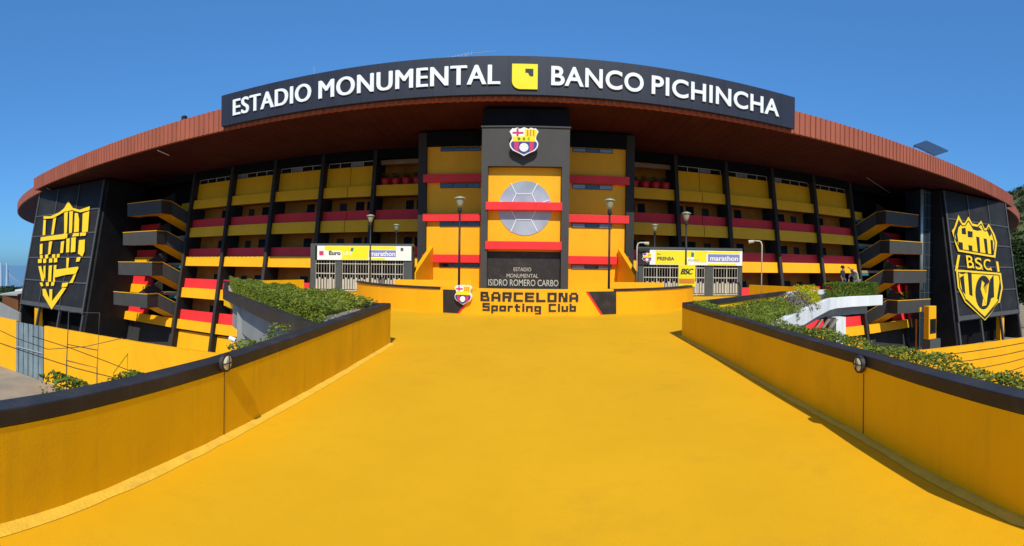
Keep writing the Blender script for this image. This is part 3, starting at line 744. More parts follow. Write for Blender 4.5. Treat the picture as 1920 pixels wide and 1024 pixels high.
# ------------------------------------------------------------------ outside staircases
def staircase(sgn):
    lab = 'outside staircase with dark grey landings and orange undersides at the ' + ('left, beside the stencilled screen' if sgn < 0 else 'right, beside the glazed shaft')
    xc = -37.0 if sgn < 0 else 38.5
    t = thing('outside_staircase', (xc + sgn * 3, 38, STREET), lab, 'staircase', 'outside staircases of the stands')
    th = .16
    for k, zt in enumerate((7.0, 3.52, .02, -3.48)):
        zf = zt - 1.12                       # landing floor top
        yf = FY(xc, zt, -3.9) if sgn < 0 else FY(xc, zt, -3.3)
        xo = xc + sgn * 5.6; X0, X1 = sorted((xc, xo)); y1 = yf + 1.7
        zb = zt - 1.48
        MB().box(X0 + th, X1 - th, yf + th, y1, zb, zf).build('landing_slab', M['yellow'], t)
        fb = MB(); fb.box(X0, X1, yf, yf + th - .002, zb - .003, zt)
        xe = xo - sgn * th; a, b = sorted((xo, xe)); fb.box(a, b, yf + th, y1, zb - .003, zt)
        a, b = sorted((xc, xc + sgn * th)); fb.box(a, b, yf + th, y1, zb - .003, zt)
        fb.build('landing_parapet', M['tower'], t)
        cp = MB(); cp.box(X0 - .03, X1 + .03, yf - .03, yf + th + .03, zt + .003, zt + .07); a, b = sorted((xc - sgn * .03, xc + sgn * (th + .03))); cp.box(a, b, yf + th + .034, y1, zt + .003, zt + .07)
        cp.build('handrail', M['yellow'], t)
        # lower flight toward the stands, falling inward and towards the middle
        ye = FY(xc, zt, .9); drop = 1.75; dx = -sgn * 1.6
        xa0, xa1 = xc, xc + sgn * 2.3
        def fl(x0_, x1_, y0_, y1_, zlo0, zhi0, zlo1, zhi1, sh0, sh1):
            x0_, x1_ = sorted((x0_, x1_))
            return MB().hexa([(x0_ + sh0, y0_, zlo0), (x1_ + sh0, y0_, zlo0), (x1_ + sh1, y1_, zlo1), (x0_ + sh1, y1_, zlo1),
                              (x0_ + sh0, y0_, zhi0), (x1_ + sh0, y0_, zhi0), (x1_ + sh1, y1_, zhi1), (x0_ + sh1, y1_, zhi1)])
        fl(xa0 + sgn * th, xa1, y1 + .003, ye, zb, zf, zb - drop, zf - drop, 0, dx).build('flight', M['yellow'], t)
        fl(xa0, xa0 + sgn * (th - .004), y1 + .003, ye, zb - .004, zt, zb - drop, zt - drop, 0, dx).build('flight_parapet', M['tower'], t)
        fl(xa0 - sgn * .03, xa0 + sgn * (th + .03), y1 + .003, ye, zt + .003, zt + .07, zt - drop + .003, zt - drop + .07, 0, dx).build('handrail', M['yellow'], t)
        # upper flight rising on the outer side
        xb0, xb1 = xo - sgn * 2.3, xo
        fl(xb0, xb1 - sgn * th, y1 + .003, ye, zb, zf, zb + drop, zf + drop, 0, dx * .6).build('flight', M['black'], t)
        fl(xb0 - sgn * .14, xb0 - sgn * .02, y1 + .003, ye, zb - .1, zt - .2, zb + drop - .1, zt + drop - .2, 0, dx * .6).build('flight_parapet', M['tower'], t)
    x = xc - sgn * .15
    return t
staircase(-1); staircase(1)

# glazed shaft on the right, grey service pipe and kiosk post
gs = thing('glazed_shaft', (45.5, 41.2, STREET), 'dark glazed lift shaft with thin white grid between right stairs and crest screen', 'lift shaft')
a, b = Vector((44.3, 0, 0)), Vector((46.75, 0, 0))
MB().box(a.x, b.x, 41.2, 43.8, STREET, 10.3).build('shaft_glass', M['bluglass'], gs)
gf = MB()
for q in range(4):
    x = a.x + (b.x - a.x) * q / 3; gf.box(x - .05, x + .05, 41.12, 41.19, STREET, 10.3)
for z in np.arange(-6, 10.2, 1.6): gf.box(a.x, b.x, 41.13, 41.185, z, z + .07)
gf.build('shaft_grid', M['grey'], gs)
p = atY(1718, 450, 42.2); tag(MB().tube([(p.x, 41.4, -2.5), (p.x, 41.4, 10.3)], .32, 12).build('service_pipe', M['steel'], None, True), 'pale blue grey vertical pipe beside the right staircase landings', 'pipe')
kp = thing('yellow_gate_post', (40, 36, STREET), 'yellow post with dark slot on grey base at the lift shaft foot', 'post')
a, b = atY(1741, 690, 35.2), atY(1756, 575, 35.2)
MB().box(a.x, b.x + .5, 35.0, 36.2, STREET, atY(1750, 636, 35.2).z - .004).build('base', M['grey'], kp)
MB().box(a.x, b.x, 35.2, 36.0, atY(1750, 636, 35.2).z, atY(1750, 574, 35.2).z).build('post_body', M['yellow'], kp, bevel=.06)
MB().box(a.x + .18, b.x - .12, 35.15, 35.197, atY(1750, 625, 35.2).z, atY(1750, 598, 35.2).z).build('slot', M['glass'], kp)
MB().box(atY(1716, 600, 37).x, a.x, 36.3, 36.5, atY(1720, 585, 36.3).z, atY(1720, 577, 36.3).z).build('crossbar', M['yellow'], kp)
MB().box(atY(1718, 600, 37).x, a.x - .1, 36.9, 37.1, STREET, atY(1720, 600, 36.3).z).build('kiosk_wall', M['brown'], kp)

# ------------------------------------------------------------------ ramp parapets
def parapet(path, side, label, fw, ztop):
    mid = path[len(path)//2]
    t = thing('ramp_parapet', (mid[0], mid[1], DECK), label, 'parapet', 'ramp side walls')
    zt = ztop
    MB().wall(path, DECK - .5, [z - .123 for z in zt], .18, side).build('wall', M['wallyel'], t)
    P2 = []
    for i, (x, y) in enumerate(path):
        d = (Vector(path[min(i+1, len(path)-1)]) - Vector(path[max(i-1, 0)])).normalized()
        P2.append((x + d.y * .006 * side, y - d.x * .006 * side))
    MB().wall(P2, [z - .12 for z in zt], zt, .22, side).build('cap', M['cap'], t, bevel=.012)
    # mortar fillet along the foot
    mb = MB(); rnd = random.Random(3); F = []
    dense = []
    for i in range(len(path) - 1):
        for k in range(10):
            f = k / 10; dense.append((path[i][0] * (1 - f) + path[i+1][0] * f, path[i][1] * (1 - f) + path[i+1][1] * f))
    dense.append(path[-1])
    for i, (x, y) in enumerate(dense):
        d = (Vector(dense[min(i+1, len(dense)-1)]) - Vector(dense[max(i-1, 0)])).normalized()
        wv = fw + rnd.uniform(-.012, .012)
        nx, ny = d.y * side, -d.x * side
        mb.v += [Vector((x - nx*.01, y - ny*.01, DECK + .002)), Vector((x - nx*.01, y - ny*.01, DECK + .026 + rnd.uniform(-.006, .006))), Vector((x + nx * .035, y + ny * .035, DECK + .022)), Vector((x + nx * wv, y + ny * wv, DECK + .004))]
    for i in range(len(dense) - 1):
        a, b = 4*i, 4*i + 4
        for k in range(4):
            j = (k + 1) % 4; mb.f.append((a + k, a + j, b + j, b + k))
    e = 4*(len(dense)-1); mb.f += [(3, 2, 1, 0), (e, e+1, e+2, e+3)]
    mb.build('mortar_fillet', M['fillet'], t)
    return t
tl = parapet(LW, 1, 'left ramp wall, yellow with black cap, lit by the sun', .105, [-1.0, -1.0, -1.0, -.93, -.865])
tr_ = parapet(RW, -1, 'right ramp wall, yellow with black cap, its inner face in shade', .09, [-.92] * len(RW))
# expansion joints
def joint(t, x, y, nx):
    MB().box(x - .004 if nx > 0 else x - .003, x + .003 if nx > 0 else x + .004, y - .007, y + .007, DECK + .03, DECK + .675).build('joint', M['joint'], t)
joint(tl, -2.90, 4.02, 1); joint(tr_, 3.392, 3.97, -1)
# diagonal parapets behind the planters (plaza side)
def diag(path, label, side):
    t = thing('plaza_parapet', (path[0][0], path[0][1], DECK), label, 'parapet')
    MB().wall(path, DECK - .4, DECK + .76, .16, side).build('wall', M['wallyel'], t)
    P2 = path
    MB().wall(path, DECK + .763, DECK + .90, .2, side).build('cap', M['cap'], t)
diag([(-3.02, 10.53), (-14.6, 20.4)], 'slanting parapet with thin black cap behind the hedge on the left', 1)
diag([(4.09, 12.03), (10.2, 17.2)], 'slanting parapet with thin black cap behind the shrubs on the right', -1)
tag(MB().wall([(-14.7, 20.9), (-15.4, 23.4), (-13.9, 28.0)], DECK - .4, DECK + .78, .18, 1).build('plaza_parapet', M['wallyel']), 'low yellow plaza wall left of the left gatehouse', 'parapet')
tag(MB().wall([(14.1, 28.0), (15.2, 23.4), (12.4, 19.6)], DECK - .4, DECK + .78, .18, 1).build('plaza_parapet', M['wallyel']), 'low yellow plaza wall right of the right gatehouse', 'parapet')

# round bulkhead lamps on the parapets
def bulkhead(c, nrm, label):
    t = thing('bulkhead_lamp', c, label, 'lamp', 'round wall lamps on the ramp walls')
    nv = Vector(nrm).normalized(); up = Vector((0, 0, 1)); sd_ = nv.cross(up)
    def disc(r0, d0, r1, d1, name, mat, n=24, parent=t):
        mb = MB(); C = Vector(c)
        for r, d in ((r0, d0), (r1, d1)):
            for k in range(n): a_ = 2*pi*k/n; mb.v.append(C + nv*d + (sd_*cos(a_) + up*sin(a_))*r)
        mb.f = [tuple(range(n)), tuple(range(n, 2*n))] + [(k, (k+1) % n, n + (k+1) % n, n + k) for k in range(n)]
        return mb.build(name, mat, parent)
    h = disc(.098, 0.0, .094, .04, 'housing', M['cap'])
    disc(.074, .042, .05, .058, 'lens', M['lens'])
    gb = MB(); C = Vector(c)
    for (a_, b_) in ((sd_, up), (up, sd_)):
        p0, p1 = C + a_*.085 + nv*.045, C - a_*.085 + nv*.045; m_ = C + nv*.066
        gb.tube([p0, m_ + a_*.05, m_, m_ - a_*.05, p1], .006, 6)
    gb.build('guard', M['cap'], t)
    ng = MB(); ng.box(c[0] - .05, c[0] + .05, c[1] - .05, c[1] + .05, c[2] + .07, c[2] + .125)
    return t
bulkhead((-2.885, 4.0, -1.02), (1, -.0, 0), 'round caged lamp on the left ramp wall')
bulkhead((3.375, 4.0, -1.02), (-1, .15, 0), 'round caged lamp on the right ramp wall')

# ------------------------------------------------------------------ curved planter wall with the club name
def PW(th, r=9.2, c=(0, 26.8)): return (c[0] + r * sin(th), c[1] - r * cos(th))
pw = thing('name_planter_wall', (0, 17.6, DECK), 'curved yellow planter wall with black club lettering in front of the tower', 'planter wall')
arc = [PW(-1.2 + 2.45 * k / 50) for k in range(51)]
ZPT = DECK + .97
MB().wall(arc, DECK - .1, ZPT - .08, .3, 1).build('wall', M['yellow'], pw)
for a0, a1 in ((-1.2, -.36), (.38, 1.25)):
    MB().wall([PW(a0 + (a1 - a0) * k / 16, 9.24) for k in range(17)], ZPT - .076, ZPT, .36, 1).build('cap', M['cap'], pw)
MB().wall([PW(-.36 + .74 * k / 16, 9.2) for k in range(17)], ZPT - .077, ZPT - .003, .3, 1).build('coping', M['yellow'], pw)
def pw_point(x, y, d=0):
    dr = ray(x, y); c = Vector((0, 26.8)); r = 9.2 + d
    # 2D ray / circle
    A = dr.x**2 + dr.y**2; B = -2 * (dr.x * c.x + dr.y * c.y); C_ = c.length_squared - r * r
    t = (-B - math.sqrt(B*B - 4*A*C_)) / (2*A)
    return dr * t
def pw_th(x): p = pw_point(x, 560); return math.atan2(p.x, 26.8 - p.y)
def on_pw(th, z, d): x, y = PW(th, 9.2 + d); return Vector((x, y, z))
def pw_poly(name, pts, d0, d1, mat):
    q = [(math.atan2(pw_point(x, y).x, 26.8 - pw_point(x, y).y), pw_point(x, y).z) for x, y in pts]
    # keep the plates inside the wall face
    q = [(t_, min(max(z, DECK + .01), ZPT - .085)) for t_, z in q]
    k = len(q); mb = MB(); mb.v = [on_pw(t_, z, d0) for t_, z in q] + [on_pw(t_, z, d1) for t_, z in q]
    mb.f = [tuple(range(k)), tuple(range(k, 2*k))] + [(i, (i+1) % k, k + (i+1) % k, k + i) for i in range(k)]
    return mb.build(name, mat, pw)
def plate(name, px, mat):
    pw_poly(name, px, .004, .02, mat)
plate('black_plate', [(831, 540), (831, 590), (858, 590), (874, 566), (874, 540)], M['cap'])
plate('red_edge', [(858.5, 590), (862, 590), (877, 566), (874.5, 566)], M['red'])
plate('black_plate', [(1103, 540), (1130, 592), (1155, 592), (1155, 540)], M['cap'])
plate('red_edge', [(1098.5, 540), (1102.5, 540), (1129.5, 592), (1126, 592)], M['red'])
def club_word(s, x0, x1, yb, yt, name):
    rects, W = block_letters(s)
    t0, t1 = pw_th(x0), pw_th(x1); z0, z1 = pw_point(985, yb).z, pw_point(985, yt).z
    mb = MB()
    for (a, b, c, d) in rects:
        ta, tb = t0 + (t1 - t0) * a / W, t0 + (t1 - t0) * c / W; za, zb = z0 + (z1 - z0) * b, z0 + (z1 - z0) * d
        mb.hexa([on_pw(ta, za, .022), on_pw(tb, za, .022), on_pw(tb, za, .004), on_pw(ta, za, .004), on_pw(ta, zb, .022), on_pw(tb, zb, .022), on_pw(tb, zb, .004), on_pw(ta, zb, .004)])
    mb.build(name, M['cap'], pw)
club_word('BARCELONA', 901, 1084, 566, 548.5, 'lettering')
club_word('Sporting Club', 905, 1080, 584.5, 569.5, 'lettering')
MB().prism([(*PW(-1.15 + 2.3 * k / 30, 8.85), ZPT - .5) for k in range(31)], (0, 0, .02)).build('soil', M['gravel'], pw)
c2 = thing('crest_shield', (-2.2, 17.4, DECK + .5), 'small club crest plaque on the left of the curved name wall', 'crest')
th0 = pw_th(871); pc = on_pw(th0, 0, .16); z0, z1 = pw_point(871, 571).z, pw_point(871, 534).z
tx = Vector((cos(th0), sin(th0), 0)); nrm = Vector((sin(th0), -cos(th0), 0))
crest_parts(lambda u, v, d: pc + tx * (u * .68) + nrm * d + Vector((0, 0, z0 + v * (z1 - z0))), c2, False)
# low stepped yellow walls on the plaza behind
tag(MB().wall([(-7.6, 27.2), (-3.2, 28.4)], DECK, DECK + .95, .3, 1).build('plaza_step_wall', M['yellow']), 'low yellow step wall on the plaza left of the tower foot', 'low wall')
tag(MB().wall([(3.2, 28.4), (8.0, 27.0)], DECK, DECK + .95, .3, 1).build('plaza_step_wall', M['yellow']), 'low yellow step wall on the plaza right of the tower foot', 'low wall')

# ------------------------------------------------------------------ gatehouses
def gatehouse(x0, x1, r0, r1, label, door_px, pillars, sign_h):
    A, B = atr(x0, 500, r0), atr(x1, 500, r1); A.z = B.z = 0
    dv = (B - A).normalized(); nv = Vector((dv.y, -dv.x, 0)); Lw = (B - A).length
    t = thing('gatehouse', ((A.x + B.x)/2, (A.y + B.y)/2, DECK), label, 'gatehouse', 'gatehouses on the plaza')
    def at(u, d, z): return A + dv * u + nv * d + Vector((0, 0, z))
    def bx(mb, u0, u1, d0, d1, z0, z1):
        return mb.hexa([at(u0, d1, z0), at(u1, d1, z0), at(u1, d0, z0), at(u0, d0, z0), at(u0, d1, z1), at(u1, d1, z1), at(u1, d0, z1), at(u0, d0, z1)])
    def upx(x):   # pixel column to distance along the front
        d = ray(x, 500); # solve A+dv*u on ray in plan
        return (A.y * d.x - A.x * d.y) / (dv.x * d.y - dv.y * d.x)
    bx(MB(), 0, Lw, -2.4, -.02, 1.22, 1.36).build('roof', M['grey'], t)
    bx(MB(), 0, Lw, -2.4, -2.2, DECK, 1.21).build('back_wall', M['black'], t)
    bx(MB(), 0, .15, -2.19, -.31, DECK, 1.21).build('side_wall', M['black'], t); bx(MB(), Lw - .15, Lw, -2.19, -.31, DECK, 1.21).build('side_wall', M['black'], t)
    for (pa, pb) in pillars:
        bx(MB(), upx(pa), upx(pb), -.3, 0, DECK, 1.218).build('pillar', M['grey'], t)
    g0, g1 = upx(pillars[0][1]), upx(pillars[-1][0])
    n_ = int((g1 - g0) / .19)
    blocks = [(upx(a), upx(b)) for a, b in pillars]
    gates = []
    for (a, b), (c, d) in zip(blocks[:-1], blocks[1:]): gates.append((b + .02, c - .02))
    for (a, b) in gates:
        gt = MB(); k = max(2, int((b - a) / .17))
        for i in range(k + 1):
            u = a + (b - a) * i / k; wd = .028 if i % 5 == 0 else .010
            if i in (0, k): wd = .03
            bx(gt, max(a, u - wd), min(b, u + wd), -.10, -.06, DECK + .05, .26)
        bx(gt, a, b, -.055, -.03, -.62, -.56); bx(gt, a, b, -.055, -.03, .02, .07); bx(gt, a, b, -.055, -.03, DECK + .08, DECK + .14)
        for i in range(k):
            u = a + (b - a) * (i + .5) / k; bx(gt, u - .05, u + .05, -.029, -.012, DECK + .2, DECK + .85 + .1 * (i % 2))
        gt.build('gate_bars', M['cream'], t)
    return t, at, bx, upx
gl, atl, bxl, ul = gatehouse(582, 775, 31.6, 30.6, 'left gatehouse with cream bar gates under a long banner', None, [(582, 591), (629, 641), (757, 773)], 1)
gr, atr_, bxr, ur = gatehouse(1196, 1392, 30.8, 31.6, 'right gatehouse with cream bar gates under a banner, dark end panel', None, [(1197, 1206), (1322, 1337), (1384, 1392)], 1)
def banner(at, bx, u, x0, x1, z0, z1, label):
    c = at((u(x0) + u(x1)) / 2, .1, z0)
    t = thing('banner', c, label, 'banner', 'banners on the gatehouses')
    bx(MB(), u(x0), u(x1), .01, .09, z0, z1).build('banner_board', M['bannerwhite'], t)
    def patch(name, xa, xb, f0, f1, mat, d=.095, skew=0):
        h = z1 - z0; mb = MB(); ua, ub = u(xa), u(xb)
        p = [(ua, f0), (ub, f0), (ub + skew, f1), (ua + skew, f1)]
        mb.v = [at(q, d - .004, z0 + f * h) for q, f in p] + [at(q, d, z0 + f * h) for q, f in p]
        mb.f = [(3, 2, 1, 0), (4, 5, 6, 7)] + [(i, (i+1) % 4, 4 + (i+1) % 4, 4 + i) for i in range(4)]
        return mb.build(name, mat, t)
    def words(s, xa, xb, f0, f1, mat, bold=.01, d=.102):
        h = z1 - z0; ua, ub = u(xa), u(xb)
        lettering('lettering', s, lambda a_, b_, c_: at(ua + (ub - ua) * a_, d + .006 * c_, z0 + h * (f0 + (f1 - f0) * b_)), mat, t, bold=bold)
    return t, patch, words
ZBL, ZBH = .29, 1.21
b1, pa, wo = banner(atl, bxl, ul, 595, 771, ZBL, ZBH, 'white and yellow banner over the left gates, violet block near its right end')
pa('yellow_field', 609, 692, .66, .98, M['signyel'], skew=0); pa('yellow_field', 641.5, 691, .13, .655, M['signyel']); pa('yellow_field', 693, 742, .74, .98, M['signyel']); pa('yellow_field', 640, 691, .02, .12, M['signyel']); pa('yellow_field', 693, 722, .02, .16, M['signyel'])
pa('violet_block', 692, 742, .24, .70, M['lavender']); wo('marathon', 694.5, 740.5, .30, .63, M['white'], .02)
wo('Euro', 617, 639, .34, .64, M['grey'], .04); wo('LIFE', 644, 660, .34, .58, M['bannerwhite'], .01)
pa('leaf_mark', 657, 662, .62, .86, M['teal'], .1, .05); pa('round_mark', 751, 756, .66, .88, M['grey'], .1); pa('side_print', 599, 607, .32, .62, M['crimson'], .1)
b2, pa, wo = banner(atr_, bxr, ur, 1218, 1391, ZBL - .07, ZBH - .04, 'yellow and white banner over the right gates, violet block at its right end')
pa('yellow_field', 1229, 1300, .55, .97, M['signyel']); pa('yellow_field', 1229, 1262, .03, .54, M['signyel']); pa('yellow_field', 1301, 1324, .20, .97, M['signyel']); pa('yellow_field', 1263, 1288, .21, .54, M['signyel']); pa('yellow_field', 1323, 1387, .82, .95, M['signyel']); pa('yellow_field', 1262.5, 1290, .03, .2, M['signyel']); pa('yellow_field', 1326, 1380, .03, .12, M['signyel'])
pa('violet_block', 1327, 1386, .24, .76, M['lavender']); wo('marathon', 1331, 1383, .32, .66, M['white'], .02)
wo('PRENSA', 1232, 1264, .30, .54, M['grey'], .03); wo('Por', 1232, 1239, .66, .78, M['grey'], .01); wo('CLARO', 1290, 1311, .28, .42, M['cream'], .01); pa('round_mark', 1295.5, 1300.5, .56, .86, M['teal'], .1)
# dark end panel with crest
bxr(MB(), ur(1197), ur(1218) - .004, .01, .09, ZBL - .07, ZBH + .05).build('end_panel', M['cap'], gr)
c3 = thing('crest_shield', atr_(ur(1213), .12, .35), 'pale club crest on the dark end panel of the right gatehouse', 'crest')
pc3 = atr_(ur(1213), .12, 0); u3 = (atr_(1, 0, 0) - atr_(0, 0, 0)); n3 = (atr_(0, 1, 0) - atr_(0, 0, 0))
crest_parts(lambda u, v, d: pc3 + u3 * (u * .62) + n3 * d * .6 + Vector((0, 0, .36 + v * .62)), c3, False)
# BSC notice hung on the lamp post
nb0, nb1 = atr(1272, 537, 24.0), atr(1304, 497, 24.0); nd = Vector((nb1.x - nb0.x, nb1.y - nb0.y, 0)); nn = Vector((nd.y, -nd.x, 0)).normalized()
NP = lambda u, v, d: Vector((nb0.x, nb0.y, nb0.z)) + nd * u + nn * d + Vector((0, 0, (nb1.z - nb0.z) * v))
bs = thing('notice_board', NP(.5, 0, 0), 'yellow notice board with black initials hung on the lamp post before the right gates', 'sign')
def nbox(name, u0, u1, v0, v1, d0, d1, mat):
    MB().hexa([NP(u0, v0, d1), NP(u1, v0, d1), NP(u1, v0, d0), NP(u0, v0, d0), NP(u0, v1, d1), NP(u1, v1, d1), NP(u1, v1, d0), NP(u0, v1, d0)]).build(name, mat, bs)
nbox('board', 0, 1, 0, 1, 0, .04, M['signyel']); nbox('red_strip', .04, .96, .14, .36, .041, .046, M['orange'])
lettering('lettering', 'BSC', lambda a_, b_, c_: NP(.12 + .72 * a_, .56 + .26 * b_, .042 + .008 * c_), M['black'], bs, shear=.3, fat=[(0, 0), (.04, 0), (.07, .03)])

# ------------------------------------------------------------------ street lamps
lamp = thing('street_lamp', (0, 0, 0), '-', 'street lamp', 'globe lamps on black poles')
MB().tube([(0, 0, 0), (0, 0, 4.0)], [.055, .04], 10).build('pole', M['blackmetal'], lamp, True)
MB().lathe((0, 0, 0), [(.12, 0), (.12, .06), (.07, .1), (.065, .35), (.05, .4)], 16).build('base', M['blackmetal'], lamp)
MB().lathe((0, 0, 3.98), [(.04, 0), (.09, .04), (.10, .12), (.07, .2), (.08, .24)], 16).build('collar', M['blackmetal'], lamp, True)
MB().lathe((0, 0, 4.22), [(.08, 0), (.12, .12), (.17, .26), (.19, .34)], 20).build('lamp_glass', M['globe'], lamp, True)
MB().lathe((0, 0, 4.565), [(.235, 0), (.24, .03), (.17, .07), (.05, .11)], 20).build('lamp_cap', M['globe'], lamp, True)
spots = [(862.5, 368, 'globe lamp standing just left of the entrance tower'), (1143.5, 372, 'globe lamp standing just right of the entrance tower'),
         (695, 402, 'globe lamp in front of the left gatehouse banner'), (1287, 397, 'globe lamp in front of the right gatehouse banner, above the notice'),
         (743.5, 420, 'globe lamp at the right part of the left gatehouse'), (1228, 420, 'globe lamp at the left end of the right gatehouse banner')]
for i, (x, yt, lab) in enumerate(spots):
    o = lamp if i == 0 else copy_tree(lamp)
    top = DECK + 4.675
    p = atZ(x, yt, top)
    o.location = (p.x, p.y, DECK); o['label'] = lab
def gooseneck(x, yt, xr, r, h, label):
    p = atr(x, 520, r); q = atr(xr, 520, r); z = atr(x, yt, r).z
    t = thing('gooseneck_lamp', (p.x, p.y, DECK), label, 'lamp')
    d = Vector((q.x - p.x, q.y - p.y, 0))
    MB().tube([(p.x, p.y, DECK), (p.x, p.y, z - .25), (p.x + d.x*.08, p.y + d.y*.08, z - .05), (p.x + d.x*.25, p.y + d.y*.25, z), (p.x + d.x*.7, p.y + d.y*.7, z)], .045, 8).build('pole', M['cream'], t, True)
    MB().tube([(p.x + d.x*.6, p.y + d.y*.6, z - .02), (p.x + d.x, p.y + d.y, z - .06)], [.08, .11], 8).build('lamp_head', M['cream'], t)
gooseneck(1428, 452, 1403, 29.5, 4, 'cream gooseneck lamp right of the right gatehouse')
gooseneck(1194, 455, 1216, 30.2, 4, 'thin cream gooseneck lamp at the left corner of the right gatehouse')

# ------------------------------------------------------------------ foliage
rng = np.random.default_rng(5)
def leaf_mesh(name, P, size, mat, parent=None, up=.35, core=None):
    n = len(P); a = rng.normal(size=(n, 3)); a[:, 2] = a[:, 2] * .6 ; a /= np.linalg.norm(a, axis=1)[:, None]
    b = rng.normal(size=(n, 3)); b -= (b * a).sum(1)[:, None] * a; b /= np.linalg.norm(b, axis=1)[:, None]
    s = size * rng.uniform(.6, 1.35, size=(n, 1))
    V = np.stack([P - a * s, P + b * s * .5, P + a * s, P - b * s * .5], 1).reshape(-1, 3)
    verts = [tuple(v) for v in V]; faces = [(4*i, 4*i+1, 4*i+2, 4*i+3) for i in range(n)]
    mb = MB(); mb.v = [Vector(v) for v in verts]; mb.f = faces
    if core: 
        k = len(mb.v); mb.v += core.v; mb.f += [tuple(i + k for i in f) for f in core.f]
    # skip normal recalculation cost: direct build
    org = Vector((float(np.mean(V[:, 0])), float(np.mean(V[:, 1])), float(V[:, 2].min()))) if parent is None else origin_of(parent)
    me = bpy.data.meshes.new(name); me.from_pydata([tuple(v - org) for v in mb.v], [], mb.f); me.materials.append(mat)
    o = bpy.data.objects.new(name, me); col.objects.link(o)
    if parent is None: o.location = org
    else: o.parent = parent
    return o
def hedge(name, path, width, z0, z1, n, size, mat, label, cat='hedge', group=None, rough=.08, wtaper=None):
    P = [Vector((p[0], p[1], 0)) for p in path]; seg = [(P[i+1] - P[i]).length for i in range(len(P)-1)]; L = sum(seg)
    t = rng.uniform(0, L, n)
    if wtaper: t = L * np.sqrt(rng.uniform(0, 1, n)) * .85 + .15 * t
    pts = np.zeros((n, 3)); ph = rng.uniform(0, 6, 6)
    for i in range(n):
        d = t[i]; k = 0
        while k < len(seg) - 1 and d > seg[k]: d -= seg[k]; k += 1
        dv = (P[k+1] - P[k]).normalized(); c = P[k] + dv * d; nv = Vector((-dv.y, dv.x, 0))
        w_ = width if wtaper is None else width * (wtaper[0] + (wtaper[1] - wtaper[0]) * t[i] / L)
        hh = (z1 - z0) * (1 + rough * (math.sin(t[i]*3.1 + ph[0]) + .7*math.sin(t[i]*7.3 + ph[1])))
        if rng.random() < .5: u, z = rng.uniform(-.5, .5), hh * (1 - abs(rng.normal()) * .1)
        else: u, z = (.5 - abs(rng.normal()) * .07) * rng.choice((-1, 1)), rng.uniform(0, hh)
        pts[i] = (c.x + nv.x * u * w_, c.y + nv.y * u * w_, z0 + z)
    core = MB()
    cp = []
    for i, p in enumerate(P):
        d = (P[min(i+1, len(P)-1)] - P[max(i-1, 0)]).normalized(); w_ = width * (1 if wtaper is None else wtaper[0] + (wtaper[1] - wtaper[0]) * i / (len(P) - 1))
        cp.append((p.x + d.y * w_ * .38, p.y - d.x * w_ * .38))
    if wtaper is None: core.wall([(P[i].x * .4 + c[0] * .6, P[i].y * .4 + c[1] * .6) for i, c in enumerate(cp)], z0, z0 + (z1 - z0) * .62, width * .45, 1)
    o = leaf_mesh(name, pts, size, mat, core=core)
    return tag(o, label, cat, group)
def bush(name, c, rx, ry, rz, n, size, mat, label, cat='shrub', group=None):
    u = rng.normal(size=(n, 3)); u /= np.linalg.norm(u, axis=1)[:, None]; ph = rng.uniform(0, 6, 3)
    rad = (1 - np.abs(rng.normal(size=n)) * .16) * (1 + .16 * np.sin(u[:, 0]*5 + ph[0]) * np.sin(u[:, 1]*4 + ph[1]) + .12 * np.sin(u[:, 2]*7 + ph[2]))
    P = np.array(c) + u * rad[:, None] * np.array((rx, ry, rz)); P[:, 2] = np.maximum(P[:, 2], c[2] - rz * .8)
    core = MB().lathe(c, [(.1 * rx, -rz*.75), (rx * .6, -rz*.4), (rx * .68, 0), (rx * .5, rz * .5), (.1 * rx, rz * .72)], 10)
    return tag(leaf_mesh(name, P, size, mat, core=core), label, cat, group)

# left wedge planter -------------------------------------------------
pl = thing('wedge_planter', (-8, 13, DECK), 'wedge shaped planter with black edge on grey concrete, left of the ramp end', 'planter')
ZP = -1.02
Lo = [(-3.1, 7.0), (-10.5, 14.6)]; Li = [(-3.15, 10.7), (-14.3, 20.2)]
MB().prism([(Lo[0][0], Lo[0][1], ZP - .30), (Lo[1][0], Lo[1][1], ZP - .30), (-14.5, 20.1, ZP - .30), (-3.24, 10.52, ZP - .30)], (0, 0, .22)).build('planter_soil', M['gravel'], pl)
MB().wall([(-3.12, 6.95), (-10.6, 14.55), (-14.7, 20.3)], ZP - .32, ZP, .18, -1).build('planter_edge', M['cap'], pl)
MB().wall([(-3.6, 7.9), (-9.9, 14.2)], ZP - 1.25, ZP - .325, .3, -1).build('beam', M['concrete'], pl)
pp = atr(455, 600, 15.6)
MB().box(pp.x - .22, pp.x + .22, pp.y, pp.y + .5, STREET, ZP - .33).build('pillar', M['concrete'], pl)
MB().prism([(-3.3, 9.0, ZP - .55), (-9.6, 15.0, ZP - .55), (-13.8, 20.2, ZP - .55), (-3.3, 11.0, ZP - .55)], (0, 0, .24)).build('underside', M['concrete'], pl)
